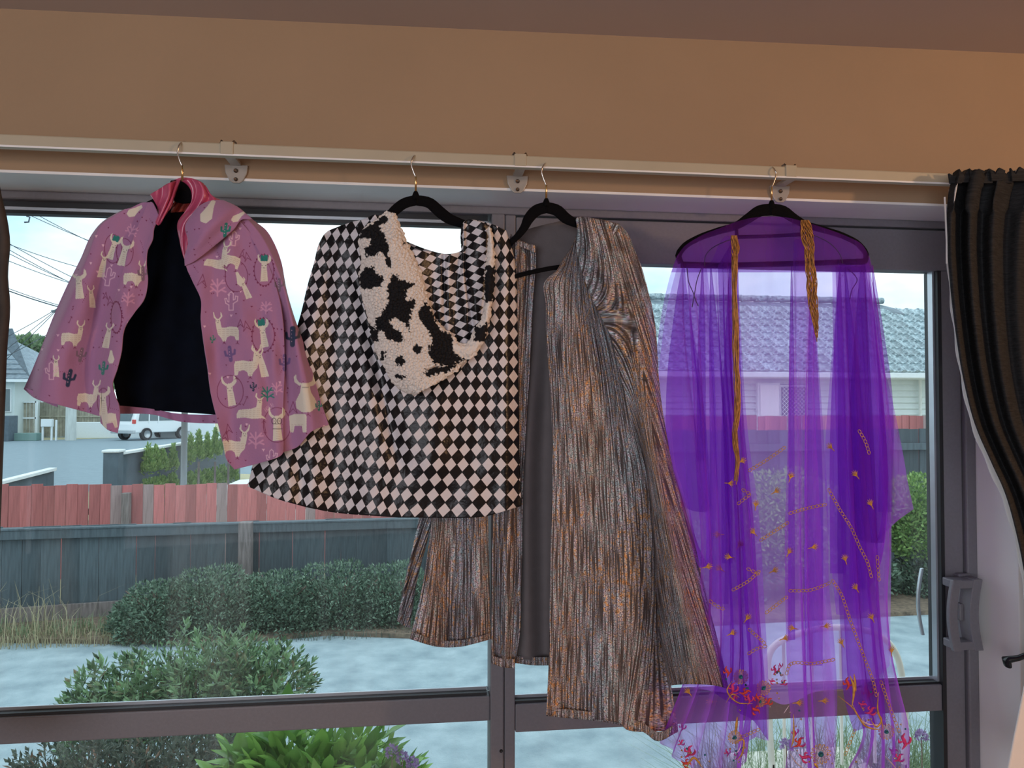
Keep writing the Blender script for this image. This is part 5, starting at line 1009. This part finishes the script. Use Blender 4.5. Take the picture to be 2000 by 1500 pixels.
slab('bank',[(-6.4,13.0),(-1.5,13.4),(-1.0,20),(-4.0,19.6),(-5.4,15.8)],-.7,-.50,M['soil'])
for i,(x,Y) in enumerate(((388,13.6),(420,13.8),(446,14.0))):
    c=P(x,915,Y);tag(tube('garden_stake',[(c[0],Y,-.6),(c[0],Y,float(c[2])+.12)],.02,GYT,None,8),'short timber stake on the bank behind the red fence, '+['left one','middle one','right one'][i],'stake')
c=P(470,916,12.6);tr_=prism('trailer_cover',[(c[0]-.55,-.68),(c[0]-.55,.12),(c[0]-.25,.26),(c[0]+1.2,.34),(c[0]+1.2,-.68)],12.2,13.6,M['capw'],None,.03);tag(tr_,'white cover of something parked behind the red fence, left of the cape hem','cover')
# ---- house on the left across the road
M['render']=mat('pale_house_wall',(.62,.70,.70),.8,var=.05,scale=1);M['rooftile']=mat('blue_grey_tile',(.17,.22,.26),.6,var=.25,scale=5,bump=.3,rand=.25)
M['wood2']=mat('dry_timber_board',(.36,.34,.27),.85,var=.2,scale=4,rand=.15);M['glassd']=mat('dark_window_glass',(.10,.15,.17),.12,var=.1)
hl=thing('house','pale house with a hipped grey roof across the road at far left','house',(-26,50,-.6))
def xz(px,py,Y): q=P(px,py,Y);return float(q[0]),float(q[2])
xl,_=xz(-160,800,48);xr,_=xz(28,800,48);ze=xz(0,745,48)[1];xg,zg_=xz(55,745,48)
box('wall',xl,xr,48,56,-.62,ze,M['render'],hl)
box('gutter',xl-.4,xg+.3,47.4,47.6,ze-.05,ze+.12,M['capw'],hl,.02)
xa,za=xz(-70,640,52);
rv=[(xl-.4,47.5,ze+.1),(xg+.4,47.5,ze+.1),(xg+.4,57,ze+.1),(xl-.4,57,ze+.1),(xa+1.5,52.2,za),(xl+3,52.2,za)]
link('roof',mesh('roof',rv,[(0,1,4,5),(1,2,4),(2,3,5,4),(3,0,5),(0,3,2,1)]),M['rooftile'],hl)
for i in range(11):
    s0=i/11;s1=(i+1)/11
    a0=np.array(rv[0])*(1-s0)+np.array(rv[5])*s0;b0=np.array(rv[1])*(1-s0)+np.array(rv[4])*s0;a1=np.array(rv[0])*(1-s1)+np.array(rv[5])*s1;b1=np.array(rv[1])*(1-s1)+np.array(rv[4])*s1
    u_=np.array([0,-.03,.07]);link('tile_course',mesh('tile_course',[a0+u_,b0+u_,b1+u_*.2,a1+u_*.2,a0,b0],[(0,1,2,3),(4,5,1,0)]),M['rooftile'],hl)
wx0,wz1=xz(4,760,47.9);wx1,wz0=xz(19,803,47.9)
wf2=box('window_frame',wx0-.05,wx1+.05,47.9,48.05,wz0-.05,wz1+.05,M['capw'],hl);box('pane',wx0,wx1,47.88,47.93,wz0,wz1,M['glassd'],wf2)
# porch, gate and board fence beside it
gx0,gz1=xz(30,785,49);gx1,gz0=xz(70,848,49)
pf_=thing('white_gate_frame','white framed timber gate beside the pale house across the road','gate',(gx0,49,-.6))
for a_,b_ in (((gx0,gz1),(gx1,gz1)),((gx0,(gz0+gz1)/2),(gx1,(gz0+gz1)/2)),((gx0,gz0),(gx1,gz0))): box('gate_bar',a_[0],b_[0],48.95,49.05,a_[1]-.05,a_[1]+.05,M['capw'],pf_)
for x in (gx0,gx1): box('gate_post',x-.06,x+.06,48.95,49.05,-.6,gz1+.05,M['capw'],pf_)
for i in range(6): box('board',gx0+(gx1-gx0)*i/6+.02,gx0+(gx1-gx0)*(i+1)/6-.02,49.06,49.1,-.5,gz1,M['wood2'],pf_)
bx0,bz1=xz(30,786,51);bx1,_=xz(245,800,51)
bf=thing('board_fence','weathered brown board fence across the road behind the power pole','fence',(bx0,51,-.6));nb=40
for i in range(nb): box('board',bx0+(bx1-bx0)*i/nb+.01,bx0+(bx1-bx0)*(i+1)/nb-.01,51,51.05,-.6,bz1+.04*((i*7)%3),M['wood2'],bf)
box('rail',bx0,bx1,50.94,51,.7,.8,M['wood2'],bf)
lw0,lz=xz(143,824,50);lw1,_=xz(420,830,50);tag(box('low_wall',lw0,lw1,49.8,50,-.62,lz,M['capw'],None,.03),'low white wall across the road beyond the parked cars','wall')
sx0,sz=xz(32,845,47.6);sx1,_=xz(88,845,47.6);tag(box('porch_step',sx0,sx1,46.6,47.3,-.6,sz,mat('green_porch',(.16,.27,.25),.7,var=.1),None,.02),'long green step in front of the pale house across the road','step')
bx,bz=xz(0,835,46.5);b2,_=xz(26,835,46.5);tag(box('dark_bin_store',bx-1.0,b2,46,47,-.6,xz(0,812,46.5)[1],M['slate'],None,.03),'dark slatted bin store at the left edge across the road','bin store')
mx_,mz=xz(95,830,47);mb=thing('letterbox','small white letterbox on posts before the brown fence across the road','letterbox',(mx_,47,-.6))
box('box',mx_-.35,mx_+.25,46.8,47.1,mz-.1,mz+.35,M['capw'],mb,.02)
for x in (-.3,.2,.45): box('post',mx_+x-.04,mx_+x+.04,46.9,47,-.6,mz+.3,M['capw'],mb)
# ---- parked cars
M['carwhite']=mat('white_car_paint',(.78,.82,.84),.25,var=.02,spec=.8);M['tyre']=mat('tyre_rubber',(.02,.022,.025),.8,var=.2);M['hub']=mat('alloy_wheel',(.45,.48,.5),.35,metal=.6,var=.1);M['tail']=mat('red_tail_lamp',(.6,.05,.04),.3,var=.1)
def car(label,px,Y,z,ang,suv=True):
    c=P(px,845,Y);x=float(c[0]);t=thing('car',label,'car',(x,Y,z),'parked cars')
    pr=[(0,.45),(0,.95),(.08,1.35),(.25,1.78),(2.6,1.80),(3.25,1.15),(4.4,1.02),(4.55,.75),(4.55,.42)] if suv else [(0,.35),(.02,.85),(.5,.98),(1.2,1.38),(2.4,1.40),(3.2,.95),(4.2,.82),(4.35,.55),(4.35,.32)]
    prism('body',[(x+a,z+b) for a,b in pr],Y,Y+1.75,M['carwhite'],t,.06)
    gl_=[(.30,1.15),(.38,1.66),(2.45,1.68),(2.95,1.15)] if suv else [(.75,.98),(1.3,1.32),(2.3,1.32),(2.85,.98)]
    g=prism('side_window',[(x+a,z+b) for a,b in gl_],Y-.02,Y+.02,M['glassd'],t,.01)
    for a in ((1.05,1.75) if suv else (1.85,)): box('pillar',x+a-.04,x+a+.04,Y-.03,Y+.02,z+1.0,z+1.7*(1 if suv else .8),M['carwhite'],t)
    for a in (.85,3.55):
        for yy in (Y+.02,Y+1.73):
            w=tube('wheel',[(x+a,yy-.12,z+.37),(x+a,yy+.12,z+.37)],.37,M['tyre'],t,20);tube('hubcap',[(x+a,yy-.13,z+.37),(x+a,yy-.10,z+.37)],.23,M['hub'],w,14)
    box('tail_lamp',x-.03,x+.12,Y-.02,Y+.16,z+1.0,z+1.25,M['tail'],t,.02)
    if suv:
        box('rear_window',x-.0,x+.2,Y+.3,Y+1.45,z+1.15,z+1.62,M['glassd'],t,.02)
        box('bumper',x-.12,x+.1,Y-.02,Y+1.77,z+.42,z+.62,M['hub'],t,.03)
    t.rotation_euler.z=ang;return t
car1=car('white four-wheel drive parked across the road below the pink jacket',262,46,-.6,math.radians(62))
car2=car('white car parked ahead of the four-wheel drive across the road',322,52.5,-.6,math.radians(58),False)
# ---- trees, far
def tree(label,px,py,Y,w,h,seed,m='tree'):
    e=E_(px,py,Y,w,h,1.8);t=thing('tree',label,'tree',(e[0],Y,-.6),'trees behind the houses')
    v,f=leafcloud(5000,[e,(e[0]-e[3]*.5,Y,e[2]-e[5]*.3,e[3]*.6,1.5,e[5]*.6),(e[0]+e[3]*.5,Y,e[2]-e[5]*.3,e[3]*.6,1.5,e[5]*.6)],seed,.28,.42);o=link('crown',mesh('crown',v,f),LM[m],t);o['kind']='stuff'
    tube('trunk',[(e[0],Y,-.6),(e[0],Y,e[2])],[.3,.15],LM['twig'],t,8)
tree('green tree behind the pale house roof, left of the pink sleeve',62,700,62,38,38,1);tree('tree behind the board fence, hidden below the pink sleeve',150,735,64,60,50,2);tree('green tree at the left edge behind the pale house',18,690,63,26,26,3)
# ---- wires
M['wire']=mat('black_power_cable',(.05,.07,.09),.6)
WI=[((60,418),(210,475)),((90,425),(180,465)),((10,468),(160,542)),((10,480),(155,552)),((14,490),(150,548)),((18,474),(150,512)),((10,562),(120,592)),((12,558),(118,588)),((10,680),(108,598)),((10,700),(108,600)),((12,655),(108,596)),((16,690),(100,640)),((14,505),(140,545))]
WL=['topmost of all, reaching the jacket shoulder','second from the top','upper of the long bundle','second of the long bundle','third of the long bundle','short steep one above the bundle','the thickest, falling right','thin one just above the thickest','lowest, rising to the sleeve','second lowest of the fan below the sleeve','steepest of the fan below the sleeve','uppermost of the fan above the tree','lowest of the long bundle']
for i,(a_,b_) in enumerate(WI):
    A0=P(a_[0]-40,a_[1]-(b_[1]-a_[1])*40/(b_[0]-a_[0]),40);B0=P(b_[0]+120,b_[1]+(b_[1]-a_[1])*120/(b_[0]-a_[0]),46);u=np.linspace(0,1,14)[:,None];q=A0*(1-u)+B0*u;q[:,2]-=.25*np.sin(math.pi*u[:,0])
    tag(tube('power_cable',q,.018 if i!=6 else .03,M['wire'],None,5),'thin dark overhead cable at the far left, '+WL[i],'cable','overhead cables in the left part of the sky')
c=P(52,422,40);tag(tube('cable_fitting',[c,c+np.array([.15,0,-.05]),c+np.array([.1,0,-.3]),c+np.array([-.1,0,-.32])],.04,M['wire'],None,6),'small dark cable fitting in the sky at top left','fitting')
# ---- house on the right: tiled roof, weatherboards, windows
hr=thing('house','neighbouring house with wavy concrete tile roof and white weatherboards behind the fence','house',(9,15,-.6))
YE=15.0;ze2=float(P(1700,737,YE)[2]);YR=18.6
hx0=float(P(860,700,YE)[0]);hx1=float(P(1990,700,YE)[0])
zr_=float(P(1450,586,YR)[2])
box('wall',hx0,hx1,YE+.55,YE+7,-.7,ze2,M['render'],hr)
M['boardw']=mat('white_weatherboard',(.66,.72,.72),.6,var=.03)
nb=int((ze2-.1+.2)/.135)
for i in range(nb):
    z=ze2-.14-i*.135;v=[(hx0,YE+.50,z),(hx1,YE+.50,z),(hx1,YE+.545,z+.14),(hx0,YE+.545,z+.14),(hx0,YE+.55,z),(hx1,YE+.55,z)]
    link('weatherboard',mesh('weatherboard',v,[(0,1,2,3),(4,5,1,0)]),M['boardw'],hr)
box('gutter',hx0,hx1,YE-.12,YE,ze2-.02,ze2+.10,M['capw'],hr,.02);box('soffit',hx0,hx1,YE,YE+.6,ze2-.03,ze2,M['capw'],hr)
def win(a,b,c,d,lat=False):
    xa_,zb=xz(a,c,YE+.45);xb_,za_=xz(b,d,YE+.45)
    f=box('window_frame',xa_-.05,xb_+.05,YE+.40,YE+.52,za_-.05,zb+.05,M['capw'],hr,.01);box('pane',xa_,xb_,YE+.37,YE+.42,za_,zb,M['glassd'] if lat else M['white'],f)
    if lat:
        L_=[];k=xa_-(zb-za_)
        while k<xb_:
            for s in (1,-1):
                p0=[k,za_];p1=[k+(zb-za_),zb]
                if s<0:p0,p1=[k,zb],[k+(zb-za_),za_]
                t0=max(0,(xa_-k)/(zb-za_));t1=min(1,(xb_-k)/(zb-za_))
                if t1>t0: g=lambda t_:(p0[0]+(p1[0]-p0[0])*t_,YE+.36,p0[1]+(p1[1]-p0[1])*t_);L_.append([g(t0),g(t1)])
            k+=.09
        tubes('lattice',L_,.008,M['glassd'] if False else M['capw'],f,4)
win(1482,1518,752,812);win(1524,1572,756,812,True);win(1660,1690,752,812)
tube('downpipe',[(float(P(1822,770,YE)[0]),YE+.42,-.6),(float(P(1822,770,YE)[0]),YE+.42,ze2)],.035,M['capw'],hr,8)
M['ctile']=mat('mottled_concrete_tile',(.07,.11,.13),.5,var=.6,scale=16,bump=1.0,bscale=26,col2=(.50,.62,.66),rand=.18,detail=6,spec=.6)  # noise mottles the tiles between dark and pale blue-grey
# wavy tile, 34 cm wide
nx=9;tv=[];tw,tl=.315,.40
for j,(yy,zz) in enumerate(((0,0),(0,.045),(tl,.02))):
    for i in range(nx):
        s=i/(nx-1);wv=.030*max(0,math.sin(s*2*math.pi*1.0+.6))**1+.012*math.cos(s*4*math.pi);tv.append((s*tw,yy,zz+wv*(1 if j else .4)))
tf=[(j*nx+i,j*nx+i+1,(j+1)*nx+i+1,(j+1)*nx+i) for j in range(2) for i in range(nx-1)]
tm=mesh('roof_tile',tv,tf);tm.materials.append(M['ctile'])
rows=11;sl=math.hypot(YR-YE,zr_-ze2);ang=math.atan2(zr_-ze2,YR-YE);step=sl/rows
def ridge(px):
    return np.interp(px,[0,1712,1735,1763,1782,1797,1812,1840,2300],[586,588,596,604,598,592,597,603,700])
cnt=0;extra=[];rr=random.Random(3)
sc=step/.36
for j in range(rows):
    yy=YE-.1+math.cos(ang)*step*j;zz=ze2+.08+math.sin(ang)*step*j;x=hx0+(.1 if j%2 else 0);k=0
    while x<hx1:
        # only under the roof outline (main ridge, then the lower hip and second gable)
        dd=np.array([x+.15,yy,zz+.2-EZ]);pxx=1000+F*(dd@CR)/(dd@_f);pyy=750-F*(dd@CU)/(dd@_f)
        if pyy>ridge(pxx)+2 and pxx<1990:
            T=(x,yy,zz+rr.uniform(0,.012))
            if pxx>1240 and cnt<300:
                o=bpy.data.objects.new('roof_tile',tm);COL.objects.link(o);o.parent=hr;o.matrix_parent_inverse=OFF[hr.name].inverted();o.location=T;o.rotation_euler=(ang,0,rr.uniform(-.01,.01));o.scale=(1,sc*1.08,1);cnt+=1
            else: extra.append(T)
        x+=tw*.985
if extra:
    V=np.array(tv);ca,sa=math.cos(ang),math.sin(ang);V2=np.stack([V[:,0],V[:,1]*ca*sc*1.08-V[:,2]*sa,V[:,1]*sa*sc*1.08+V[:,2]*ca],1)
    o=link('roof_tiles_rest',mesh('roof_tiles_rest',np.concatenate([V2+np.array(T) for T in extra]),np.concatenate([np.array(tf)+i*len(tv) for i in range(len(extra))])),M['ctile'],hr);o['kind']='stuff'
rx1=float(P(1712,588,YR)[0])
link('roof_deck',mesh('roof_deck',[(hx0,YE,ze2+.05),(hx1,YE,ze2+.05),(hx1,YE+3.0,ze2+.05+3.0*math.tan(ang)-.12),(rx1,YR-.1,zr_-.06),(hx0,YR-.1,zr_-.06),(hx0,YR+3.6,ze2),(hx1,YR+3.6,ze2)],[(0,1,2,3,4),(4,3,6,5),(3,2,6)]),M['rooftile'],hr)
rc=[];x=hx0
while x<rx1:
    tube('ridge_cap',[(x,YR-.05,zr_+.03),(x+.38,YR-.05,zr_+.045)],.085,M['ctile'],hr,8);x+=.36
# ---- drop bookkeeping: keep every object in the scene collection
for m in bpy.data.materials:
    m.use_fake_user=False
